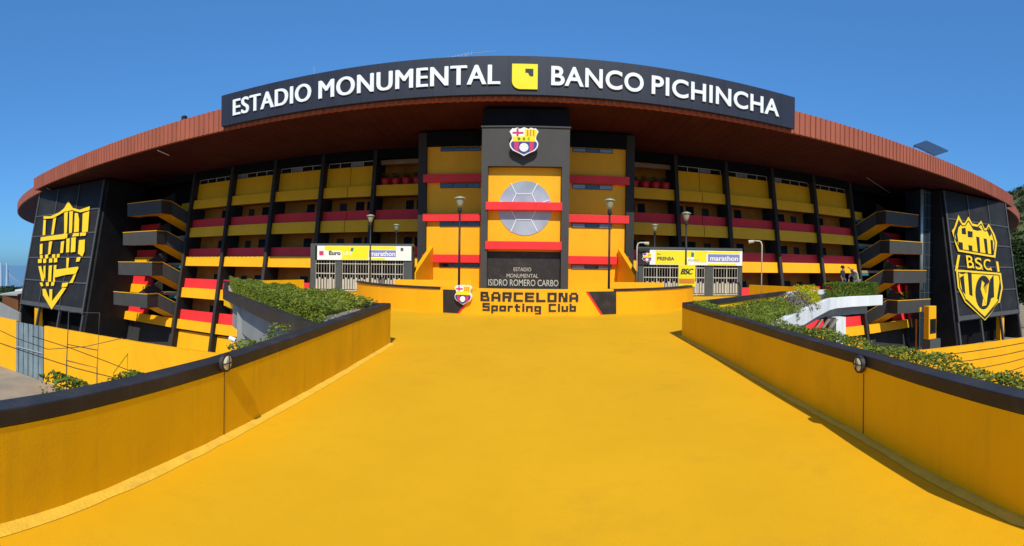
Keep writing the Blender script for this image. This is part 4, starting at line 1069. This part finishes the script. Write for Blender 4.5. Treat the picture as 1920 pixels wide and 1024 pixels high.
def area_hedge(name, quad, z0, z1, n, size, mat, label, cat='hedge'):
    q = [np.array(p) for p in quad]; u = rng.uniform(0, 1, n); v = rng.uniform(0, 1, n)
    la, lb = np.linalg.norm(q[3] - q[0]), np.linalg.norm(q[2] - q[1])
    f = (la + (lb - la) * u) / max(la, lb); keep = rng.uniform(0, 1, n) < np.maximum(f, .5); u, v = u[keep], v[keep]; n = len(u)
    edge = rng.uniform(0, 1, n) < .25; v = np.where(edge, np.abs(rng.normal(size=n)) * .03, v); e2 = rng.uniform(0, 1, n) < .08; u = np.where(e2, 1 - np.abs(rng.normal(size=n)) * .02, u)
    P = ((q[0][None] * (1 - u[:, None]) + q[1][None] * u[:, None]) * (1 - v[:, None]) + (q[3][None] * (1 - u[:, None]) + q[2][None] * u[:, None]) * v[:, None])
    L = u * 12; h = (z1 - z0) * (.92 + .09 * np.sin(L * 1.9 + v * 5) + .07 * np.sin(L * 4.3 - v * 7 + 1)) * np.minimum(1, .75 + u * 3)
    z = np.where(edge | e2, rng.uniform(0, 1, n) * h, h * (1 - np.abs(rng.normal(size=n)) * .14))
    core = MB(); c = [P_ * .82 + sum(q) / 4 * .18 for P_ in q]; core.prism([(a[0], a[1], z0) for a in c], (0, 0, (z1 - z0) * .55))
    return tag(leaf_mesh(name, np.column_stack([P, z0 + z]), size, mat, core=core), label, cat)
area_hedge('hedge', [(-3.28, 7.35), (-10.35, 14.85), (-14.1, 19.9), (-3.3, 10.42)], ZP - .08, ZP + .36, 52000, .034, M['leaf'], 'dense green hedge in the black edged planter left of the ramp')
hedge('shrub_row', [(-3.6, 2.35), (-3.6, 3.6)], .3, -1.6, -1.13, 1500, .026, M['leaf'], 'low green shrubs showing over the left ramp wall cap', 'shrub', rough=.16)
hedge('shrub_row', [(-3.6, 5.2), (-3.6, 6.5)], .3, -1.6, -1.04, 1200, .026, M['leaf'], 'small sprigs over the left ramp wall below the hedge planter', 'shrub', rough=.16)
# right planters -----------------------------------------------------
pr = thing('balcony_planter', (11, 15, DECK), 'white concrete balcony planter sweeping up to the right behind the ramp wall', 'planter')
We = [(4.6, 8.6), (5.2, 9.4), (6.0, 10.4), (7.1, 11.6), (9.0, 13.7), (10.9, 15.7), (13.4, 18.2), (14.4, 18.95), (15.6, 19.3), (17.9, 19.4)]
MB().wall(We, -1.90, -1.35, .22, 1).build('planter_edge', M['whiteconc'], pr, bevel=.02)
MB().wall([(x - .35, y + .5) for x, y in We[:-1]] + [(17.2, 19.9)], -2.35, -1.904, .3, 1).build('beam', M['concrete'], pr)
MB().prism([(x - .1, y + .18, -1.72) for x, y in We] + [(17.9, 20.2, -1.72), (13.2, 20.2, -1.72), (10.4, 17.6, -1.72), (4.6, 12.0, -1.72)], (0, 0, .22)).build('planter_soil', M['gravel'], pr)
p = atr(1577, 600, 24.0); MB().box(p.x - .3, p.x + .3, p.y, p.y + .5, STREET, -2.36).build('pillar', M['whiteconc'], pr)
p = atr(1500, 600, 20.0); MB().box(p.x - .3, p.x + .3, p.y, p.y + .5, STREET, -2.36).build('pillar', M['concrete'], pr)
MB().wall([(10.6, 17.75), (13.0, 20.0), (17.4, 20.6)], -1.8, -1.02, .15, 1).build('rear_edge', M['whiteconc'], pr)
lst = MB()
for k in range(3):
    q0, q1 = atr(1519 + k * 14, 628, 22), atr(1540 + k * 14, 599, 22)
    lst.prism([q0, q0 + Vector((.12, 0, 0)), q1 + Vector((.12, 0, 0)), q1], (0, .12, 0))
lst.build('stair_slat', M['gravel'], pr)
hedge('hedge', [(14.0, 19.15), (15.5, 19.65), (17.6, 19.75)], .62, -1.45, -.64, 14000, .04, M['leafdeep'], 'clipped green hedge on the white balcony in front of two people', rough=.03)
bush('shrub', (7.2, 13.0, -1.32), 1.1, 1.0, .46, 6000, .032, M['leaf'], 'loose green shrub at the near end of the right planter')
bush('shrub', (5.5, 11.6, -1.38), 1.0, 1.0, .42, 6000, .03, M['leaf'], 'green shrub close to the right end of the ramp parapet')
bush('shrub', (9.5, 15.2, -1.36), .9, .8, .5, 1300, .05, M['leafdry'], 'dry brownish shrub between the green and the yellow bush')
bush('shrub', (11.1, 16.7, -1.12), .62, .6, .52, 2300, .04, M['leafyellow'], 'round yellow green bush in the middle of the right planter')
bush('shrub', (12.5, 18.3, -1.3), .6, .5, .22, 700, .04, M['leafdry'], 'low dry plants left of the clipped balcony hedge')
RO = [(x + .42, y + .12) for x, y in RW]
hedge('hedge', RO[1:], .36, -1.5, -.88, 26000, .02, M['leaf'], 'long low green hedge running outside the right ramp wall', rough=.05)
# planter trough carrying that hedge
tag(MB().wall([(x + .22, y) for x, y in RW], -2.1, -1.45, .45, -1).build('planter_trough', M['concrete']), 'narrow concrete trough outside the right ramp wall under the hedge', 'planter')

# ------------------------------------------------------------------ perimeter walls, gate, frame and cables
pm = thing('perimeter_wall', (-25, 20, STREET), 'tall plain yellow perimeter wall on the street at the left', 'wall')
gx0, gx1 = atZ(33, 690, STREET), atZ(84, 714, STREET)
wy = lambda x: 21.4 + (x + 33) * .07
ga, gb_ = -37.6, -33.4
MB().wall([(-64, 19.4), (ga, wy(ga))], STREET, -5.32, .3, 1).build('wall', M['yellow'], pm)
MB().wall([(gb_, wy(gb_)), (-13.5, wy(-13.5)), (-10.5, 26)], STREET, -5.32, .3, 1).build('wall', M['yellow'], pm)
gt = thing('sheet_gate', ((ga + gb_) / 2, wy(-29), STREET), 'grey corrugated sheet metal gate in the left perimeter wall', 'gate')
m_ = MB(); k = 11
for i in range(k):
    a, b = ga + .04 + (gb_ - ga - .08) * i / k, ga + .04 + (gb_ - ga - .08) * (i + 1) / k
    dd = .05 if i % 2 else 0
    m_.box(a, b - .02, wy(a) - .02 + dd, wy(a) + .06 + dd, STREET + .03, -5.4)
m_.build('gate_leaf', M['gatesheet'], gt)
MB().tube([(ga + .04, wy(ga) - .07, -7.6), (gb_ - .04, wy(gb_) - .07, -7.6)], .05, 6).build('gate_rail', M['steel'], gt)
pmr = thing('perimeter_wall', (27, 19, STREET), 'yellow perimeter wall on the street at the right, crossed by cables', 'wall')
MB().wall([(18.2, 25.3), (22.3, 22.2), (33.2, 19.8), (66, 13.2)], STREET, -5.36, .3, 1).build('wall', M['yellow'], pmr)
pf = thing('pipe_frame', atr(157, 690, 27), 'thin green pipe frame standing before the left perimeter wall', 'frame')
q = lambda x, y: atr(x, y, 30.5)
MB().tube([q(125, 676), q(129, 585), q(187, 587), q(182, 690), q(125, 676)], .035, 6).build('pipe', M['grey'], pf)
MB().tube([q(127, 646), q(184, 657)], .03, 6).build('crossbar', M['grey'], pf)
MB().tube([q(125, 676), (q(125, 676).x, q(125, 676).y, STREET)], .035, 6).build('leg', M['grey'], pf)
MB().tube([q(182, 690), (q(182, 690).x, q(182, 690).y, STREET)], .035, 6).build('leg', M['grey'], pf)
def cable(pts, r, label, rad=.014):
    tag(MB().tube([atr(x, y, r) for x, y in pts], rad, 5).build('cable', M['blackmetal']), label, 'cable', 'overhead cables by the perimeter walls')
cable([(-10, 615), (30, 634), (90, 655), (160, 650), (230, 634)], 19, 'thin cable sagging across the sheet gate')
cable([(-10, 640), (60, 664), (140, 690), (230, 712)], 15, 'lowest thin cable across the left yellow wall')
cable([(60, 630), (130, 652), (200, 678), (270, 706)], 17, 'thin cable falling to the right across the left yellow wall')
for k, lab in enumerate(('upper thin cable over the right yellow wall', 'second thin cable over the right yellow wall', 'third thin cable over the right yellow wall', 'lowest thin cable over the right yellow wall')):
    cable([(1720 + 30*k, 668 + 14*k), (1800 + 20*k, 662 + 14*k), (1870 + 10*k, 652 + 14*k), (1935, 640 + 14*k)], 16 + k, lab)

# small camera and posters on the left
sc_ = thing('security_camera', atr(432, 640, 20), 'small white security camera on the low wall left of the hedge', 'camera')
p = atr(431, 634, 20); MB().tube([p, p + Vector((.35, -.05, -.05))], .09, 10).build('camera_body', M['white'], sc_); MB().tube([p + Vector((.1, .05, -.5)), p + Vector((.1, 0, -.05))], .03, 6).build('bracket', M['white'], sc_)

# ------------------------------------------------------------------ red tubs on the open top gallery
pot = thing('planter_tub', (0, 0, 0), '-', 'planter tub', 'red tubs on the open top galleries')
MB().lathe((0, 0, 0), [(.26, 0), (.34, .1), (.44, .55), (.47, .85), (.42, .9)], 18).build('tub', M['redpot'], pot, True)
Pp = np.array((0, 0, 1.05)) + rng.normal(size=(160, 3)) * np.array((.22, .22, .16))
leaf_mesh('foliage', Pp, .07, M['leafdark'], pot)
first = True
for sgn, nm in ((-1, 'left'), (1, 'right')):
    for k in range(4):
        o = pot if first else copy_tree(pot); first = False
        x = sgn * (9.6 + k * 1.0); o.location = (x, FY(x, 7.2, .62), LEV['b5'][1] - .22)
        o['label'] = 'red planter tub on the open top gallery %s of the tower, %s' % (nm, ('nearest the tower', 'second from the tower', 'third from the tower', 'farthest from the tower')[k])
    a, b = sorted((sgn * 9.0, sgn * 13.2))
    surfbox(MB(), a, b, LEV['b5'][1] - .40, LEV['b5'][1] - .24, .26, 2.2).build('floor_slab', M['slab'], st)

# ------------------------------------------------------------------ things on the roof
mp = thing('whip_antenna', sign_pt(575, 150) + Vector((0, 1, 0)), 'thin upright whip antenna above the left half of the roof sign', 'antenna')
p = sign_pt(575, 148); MB().tube([(p.x, p.y + 1.2, 12.3), (p.x, p.y + 1.2, atY(575, 126, p.y + 1.2).z)], [.03, .015], 6).build('mast', M['antenna'], mp)
ya = thing('yagi_antenna', atY(875, 115, 33.0), 'faint long horizontal antenna lying above the roof sign near its middle', 'antenna')
q0, q1, q2 = atY(830, 111, 33), atY(884, 100, 33), atY(930, 96, 33)
mbx = MB().tube([q0, q1, q2], .02, 6)
for k in range(10):
    f = k / 9; c = q0 * (1 - f) + q1 * f; mbx.tube([c + Vector((0, -.1, -.16)), c + Vector((0, .1, .16))], .012, 5)
mbx.build('boom', M['antenna'], ya)
MB().tube([(q1.x - .35, 33, 12.3), (q1.x - .35, 33, q1.z - .03)], .025, 6).build('mast', M['antenna'], ya)
p = atY(343, 217, E(-29) + 1.5); tag(MB().box(p.x - .2, p.x + .2, p.y, p.y + .4, 12.0, p.z + .02).build('roof_camera_box', M['blackmetal'], bevel=.03), 'small black box on the left roof edge', 'roof box')
sp = thing('roof_floodlight_rack', (50, 40, 12.3), 'dark tilted panel rack on struts above the right roof edge', 'floodlight rack')
Yq = 37.5
c = [atY(1713, 274, Yq), atY(1737, 265, Yq + 2), atY(1778, 284, Yq), atY(1752, 293, Yq - 2)]
MB().prism(c, (0, 0, .12)).build('rack_panel', M['solar'], sp)
for v in (c[0], c[1], c[3]): MB().tube([(v.x, v.y, 12.0), (v.x, v.y, v.z - .01)], .03, 6).build('strut', M['blackmetal'], sp)
MB().tube([c[0] - Vector((0, 0, .06)), c[2] - Vector((0, 0, .06))], .06, 6).build('beam', M['steel'], sp)
for (x0, y0, x1, y1, lab) in ((296, 282, 317, 291, 'white strip lamp under the left part of the roof overhang'), (88, 353, 106, 361, 'white strip lamp under the far left end of the roof overhang')):
    d0, d1 = atZ(x0, y0, 10.55), atZ(x1, y1, 10.55)
    tag(MB().tube([d0, d1], .06, 6).build('strip_lamp', M['white']), lab, 'lamp', 'strip lamps under the roof')
d0, d1 = atZ(1625, 333, 10.2), atZ(1690, 376, 10.2)
tag(MB().tube([d0, d1], .035, 6).build('soffit_conduit', M['steel']), 'thin pale conduit running under the right part of the roof overhang', 'conduit')

# ------------------------------------------------------------------ far background, left
hb = thing('brick_house', atr(15, 590, 85), 'brown brick house beyond the left perimeter wall', 'house')
a, b = atr(4, 590, 85), atr(34, 590, 85)
MB().hexa([(a.x, a.y, STREET), (b.x, b.y, STREET), (b.x - 6, b.y + 6, STREET), (a.x - 6, a.y + 6, STREET), (a.x, a.y, -6.0), (b.x, b.y, -6.0), (b.x - 6, b.y + 6, -6.0), (a.x - 6, a.y + 6, -6.0)]).build('wall', M['woodbrown'], hb)
MB().prism([(a.x - .4, a.y - .4, -5.99), (b.x + .4, b.y - .4, -5.99), (b.x - 6, b.y + 6.4, -5.99), (a.x - 6.4, a.y + 6.4, -5.99)], (0, 0, .25)).build('roof', M['rooftin'], hb)
h2 = thing('white_house', atr(36, 570, 95), 'low white house with dark doorway next to the brown brick house', 'house')
a, b = atr(33, 590, 95), atr(52, 590, 95)
MB().hexa([(a.x, a.y, STREET), (b.x, b.y, STREET), (b.x - 6, b.y + 6, STREET), (a.x - 6, a.y + 6, STREET), (a.x, a.y, -6.6), (b.x, b.y, -6.6), (b.x - 6, b.y + 6, -6.6), (a.x - 6, a.y + 6, -6.6)]).build('wall', M['woodbrown'], h2)
MB().prism([(a.x - .4, a.y - .4, -6.59), (b.x + .4, b.y - .4, -6.59), (b.x - 6, b.y + 6.4, -6.59), (a.x - 6.4, a.y + 6.4, -6.59)], (0, 0, 1.0)).build('roof', M['white'], h2)
tag(MB().wall([(-75, 37), (-52, 29.5)], STREET, -6.4, .3, 1).build('street_wall', M['concrete']), 'pale concrete wall just behind the yellow perimeter wall at far left', 'wall')
br = thing('cable_bridge', atr(8, 545, 620), 'faint cable stayed bridge with twin pylons far off at the left', 'bridge')
rb = 700
for x in (2, 13):
    p = atr(x, 545, rb); MB().tube([(p.x, p.y, -40), (p.x, p.y, atr(x, 493, rb).z)], [2.2, 1.4], 8).build('pylon', M['bridge'], br)
p0, p1 = atr(-40, 540, rb), atr(60, 540, rb); MB().tube([(p0.x, p0.y, p0.z), (p1.x, p1.y, p1.z)], 1.6, 6).build('bridge_deck', M['bridge'], br)
cb = MB()
for k in range(7):
    a, b = atr(13, 496 + k * 3, rb), atr(18 + k * 6, 539, rb); cb.tube([a, b], .22, 5)
    a, b = atr(2, 496 + k * 3, rb), atr(-3 - k * 6, 539, rb); cb.tube([a, b], .22, 5)
cb.build('stay_cables', M['bridge'], br)
def tree(name, c, h, cr, n, size, mat, label, group='trees beyond the stadium'):
    t = thing(name, c, label, 'tree', group); C = Vector(c)
    mb = MB().tube([C, C + Vector((.1*h*.2, 0, h*.3)), C + Vector((0, .05*h, h*.62))], [.05*h*.6, .035*h*.6, .012*h], 8)
    for k in range(6):
        a_ = 2*pi*k/6 + .4; s0 = C + Vector((0, 0, h*(.3 + .04*k))); mb.tube([s0, s0 + Vector((cos(a_)*cr*.4, sin(a_)*cr*.4, h*.18)), s0 + Vector((cos(a_)*cr*.75, sin(a_)*cr*.75, h*.28))], [.02*h*.6, .012*h*.6, .004*h], 6)
    mb.build('trunk', M['bark'], t, True)
    cl = rng.normal(size=(26, 3)); cl /= np.linalg.norm(cl, axis=1)[:, None]; cl *= rng.uniform(.35, .95, size=(26, 1)); cl = cl * np.array((cr, cr, h*.36)) + np.array(c) + np.array((0, 0, h*.66))
    idx = rng.integers(0, 26, n); o = rng.normal(size=(n, 3)); o /= np.linalg.norm(o, axis=1)[:, None]
    P = cl[idx] + o * (cr * .32 * rng.uniform(.3, 1.05, size=(n, 1)))
    leaf_mesh('crown', P, size, mat, t)
for x, r, h, cr, lab in ((1903, 92, 15.5, 6.5, 'dense dark tree just right of the right crest screen'), (1925, 84, 12, 6, 'dark tree at the right edge of the picture'), (1899, 120, 11, 6, 'dark tree farther back right of the right crest screen')):
    p = atr(x, 600, r); tree('broadleaf_tree', (p.x, p.y, STREET), h, cr, 7000, .34, M['leafdark'], lab)
for x, r, rx, rz, lab in ((6, 118, 4.5, 1.3, 'far green bushes behind the brown house at left'), (24, 124, 4.5, 1.0, 'far green bushes right of the bridge pylons'), (46, 128, 5, .9, 'far green bushes next to the left screen foot')):
    p = atr(x, 600, r); bush('shrub', (p.x, p.y, -8.0), rx, rx, rz + .6, 1200, .3, M['leafdark'], lab, group='bushes far off at the left')
# hill on the right
hm = paint('hill_scrub', (.10, .105, .035), .95, .5, .05, bump=1, bscale=.3, dirt=(.22, .18, .10), dirt_amt=.8, dscale=.03)
mb = MB(); nx, ny = 40, 24
for j in range(ny + 1):
    for i in range(nx + 1):
        x = 160 + 520 * i / nx; y = 40 + 420 * j / ny
        d = math.exp(-(((x - 430) / 130) ** 2 + ((y - 230) / 120) ** 2))
        z = STREET - .5 + 95 * d + 4 * d * math.sin(x * .09) * math.cos(y * .07) + random.uniform(-1.5, 1.5) * d
        mb.v.append(Vector((x, y, z)))
for j in range(ny):
    for i in range(nx):
        a = j * (nx + 1) + i; mb.f.append((a, a + 1, a + nx + 2, a + nx + 1))
tag(mb.build('hill', hm, None, True), kind='structure')

def hill_z(x, y):
    d = math.exp(-(((x - 430) / 130) ** 2 + ((y - 230) / 120) ** 2)); return STREET - .5 + 95 * d + 4 * d * math.sin(x * .09) * math.cos(y * .07)
HP = []
while len(HP) < 420:
    r_, a_ = random.uniform(230, 520), random.uniform(.985, 1.10); x, y = r_ * sin(a_), r_ * cos(a_); z = hill_z(x, y)
    if z > STREET + 3: HP.append((x, y, z + 1.2, random.uniform(1.4, 3.4)))
Q = np.concatenate([np.array(h[:3]) + rng.normal(size=(46, 3)) * np.array((h[3], h[3], h[3] * .55)) * .55 for h in HP])
tag(leaf_mesh('hill_scrub', Q, .75, M['leafdark']), 'patchy dark bushes and trees covering the hill slope at the right edge', 'scrub', None, 'stuff')
# ------------------------------------------------------------------ two people behind the balcony hedge
def skinned(name, verts, edges, radii, mat, parent, root=0, sub=2):
    org = origin_of(parent); me = bpy.data.meshes.new(name)
    me.from_pydata([tuple(Vector(v)) for v in verts], edges, []); me.materials.append(mat)
    o = bpy.data.objects.new(name, me); col.objects.link(o); o.parent = parent
    m = o.modifiers.new('skin', 'SKIN'); m.use_smooth_shade = True
    sv = me.skin_vertices
    if not sv: 
        bm = bmesh.new(); bm.from_mesh(me); bm.verts.layers.skin.verify(); bm.to_mesh(me); bm.free(); sv = me.skin_vertices
    for i, r in enumerate(radii):
        rr = r if isinstance(r, tuple) else (r, r); sv[0].data[i].radius = rr; sv[0].data[i].use_root = (i == root)
    s = o.modifiers.new('sub', 'SUBSURF'); s.levels = s.render_levels = sub
    return o
def person(loc, rz, J, shirt, trousers, label):
    """J: joint positions in metres, x right, y forward (facing -y), z up"""
    t = thing('person', loc, label, 'person'); t.rotation_euler = (0, 0, rz)
    V = lambda *k: [J[q] for q in k]
    keys = ['pelvis', 'waist', 'chest', 'neck', 'chin', 'head', 'crown', 'shL', 'elL', 'wrL', 'shR', 'elR', 'wrR', 'hipL', 'knL', 'anL', 'toL', 'hipR', 'knR', 'anR', 'toR', 'haL', 'haR']
    rad = [.11, .10, .12, .055, .065, .09, .06, .06, .042, .028, .06, .042, .028, .085, .06, .04, .035, .085, .06, .04, .035, .035, .035]
    ix = {k: i for i, k in enumerate(keys)}
    ed = [('pelvis','waist'),('waist','chest'),('chest','neck'),('neck','chin'),('chin','head'),('head','crown'),('chest','shL'),('shL','elL'),('elL','wrL'),('wrL','haL'),('chest','shR'),('shR','elR'),('elR','wrR'),('wrR','haR'),
          ('pelvis','hipL'),('hipL','knL'),('knL','anL'),('anL','toL'),('pelvis','hipR'),('hipR','knR'),('knR','anR'),('anR','toR')]
    verts = V(*keys); edges = [(ix[a], ix[b]) for a, b in ed]
    for s_ in 'LR':   # five fingers
        h, wv = Vector(J['ha' + s_]), Vector(J['wr' + s_]); d = (h - wv).normalized(); sd_ = d.cross(Vector((0, 0, 1)))
        if sd_.length < .1: sd_ = Vector((1, 0, 0))
        sd_.normalize()
        for f, ln in ((-.03, .065), (-.01, .08), (.01, .085), (.03, .07)):
            b0 = len(verts); verts.append(tuple(h + sd_ * f + d * .03)); verts.append(tuple(h + sd_ * f + d * (.03 + ln * .6) + Vector((0, 0, -.01)))); verts.append(tuple(h + sd_ * f + d * (.03 + ln) + Vector((0, 0, -.025))))
            edges += [(ix['ha' + s_], b0), (b0, b0 + 1), (b0 + 1, b0 + 2)]; rad += [.011, .009, .008]
        b0 = len(verts); verts.append(tuple(h + sd_ * -.05 + d * .0)); verts.append(tuple(h + sd_ * -.065 + d * .04)); edges += [(ix['wr' + s_], b0), (b0, b0 + 1)]; rad += [.012, .01]
    skinned('body', verts, edges, rad, M['skin'], t)
    hd, cw = Vector(J['head']), Vector(J['crown'])
    mb = MB(); upv = (cw - hd).normalized()
    P = MB().lathe((0, 0, 0), [(.098, -.02), (.105, .03), (.095, .08), (.06, .115), (.01, .125)], 16)
    P.v = [Vector((v.x, v.y * 1.1 + .02, v.z)) + hd for v in P.v]; me_o = bpy.data.meshes.new('hair'); me_o.from_pydata([tuple(v) for v in P.v], [], P.f); me_o.materials.append(M['hair'])
    for p_ in me_o.polygons: p_.use_smooth = True
    ho = bpy.data.objects.new('hair', me_o); col.objects.link(ho); ho.parent = t
    k2 = ['pelvis', 'waist', 'chest', 'neck', 'shL', 'elL', 'shR', 'elR']
    r2 = [(.17, .12), (.16, .115), (.175, .125), .075, .085, .06, .085, .06]
    vs_ = V(*k2); vs_[3] = tuple(Vector(J['chest']) * .35 + Vector(J['neck']) * .65)
    skinned('shirt', vs_, [(0,1),(1,2),(2,3),(2,4),(4,5),(2,6),(6,7)], r2, shirt, t)
    k3 = ['pelvis', 'hipL', 'knL', 'anL', 'hipR', 'knR', 'anR']
    skinned('trousers', V(*k3), [(0,1),(1,2),(2,3),(0,4),(4,5),(5,6)], [(.165,.125), .10, .078, .07, .10, .078, .07], trousers, t)
    fc = Vector(J['head'])
    face = MB().tube([fc + Vector((0, -.085, -.005)), fc + Vector((0, -.115, -.03))], [.012, .018], 6)
    mo = bpy.data.meshes.new('nose'); mo.from_pydata([tuple(v) for v in face.v], [], face.f); mo.materials.append(M['skin']); no_ = bpy.data.objects.new('nose', mo); col.objects.link(no_); no_.parent = t
    return t
stand = dict(pelvis=(0,0,.93), waist=(0,0,1.08), chest=(0,0,1.30), neck=(0,0,1.47), chin=(0,-.03,1.53), head=(0,-.01,1.61), crown=(0,0,1.70),
             shL=(.19,0,1.40), elL=(.25,.02,1.13), wrL=(.24,-.08,.90), haL=(.24,-.11,.83), shR=(-.19,0,1.40), elR=(-.25,.02,1.13), wrR=(-.24,-.08,.90), haR=(-.24,-.11,.83),
             hipL=(.10,0,.88), knL=(.11,-.02,.48), anL=(.11,.02,.08), toL=(.12,-.14,.03), hipR=(-.10,0,.88), knR=(-.11,-.02,.48), anR=(-.11,.02,.08), toR=(-.12,-.14,.03))
p = atr(1580, 520, 26.6); MB().box(14.6, 18.2, 20.75, 22.4, DECK + .004, DECK + .33).build('rear_step', M['concrete'], pr); person((p.x, p.y, DECK + .33), R(35), stand, M['darkcloth'], M['jeans'], 'person in dark clothes standing behind the balcony hedge, being touched on the head')
lean = dict(stand); lean.update(waist=(0,-.08,1.08), chest=(0,-.25,1.25), neck=(0,-.42,1.33), chin=(.02,-.47,1.36), head=(.04,-.52,1.42), crown=(.05,-.58,1.48),
            shL=(.18,-.30,1.36), elL=(.12,-.58,1.46), wrL=(.06,-.80,1.58), haL=(.04,-.87,1.62), shR=(-.18,-.30,1.30), elR=(-.24,-.42,1.06), wrR=(-.2,-.5,.86), haR=(-.2,-.52,.79))
p = atr(1607, 520, 26.4); person((p.x, p.y, DECK + .33), R(-75), lean, M['beige'], M['beige'], 'person in beige shirt leaning left with one arm stretched out behind the balcony hedge')
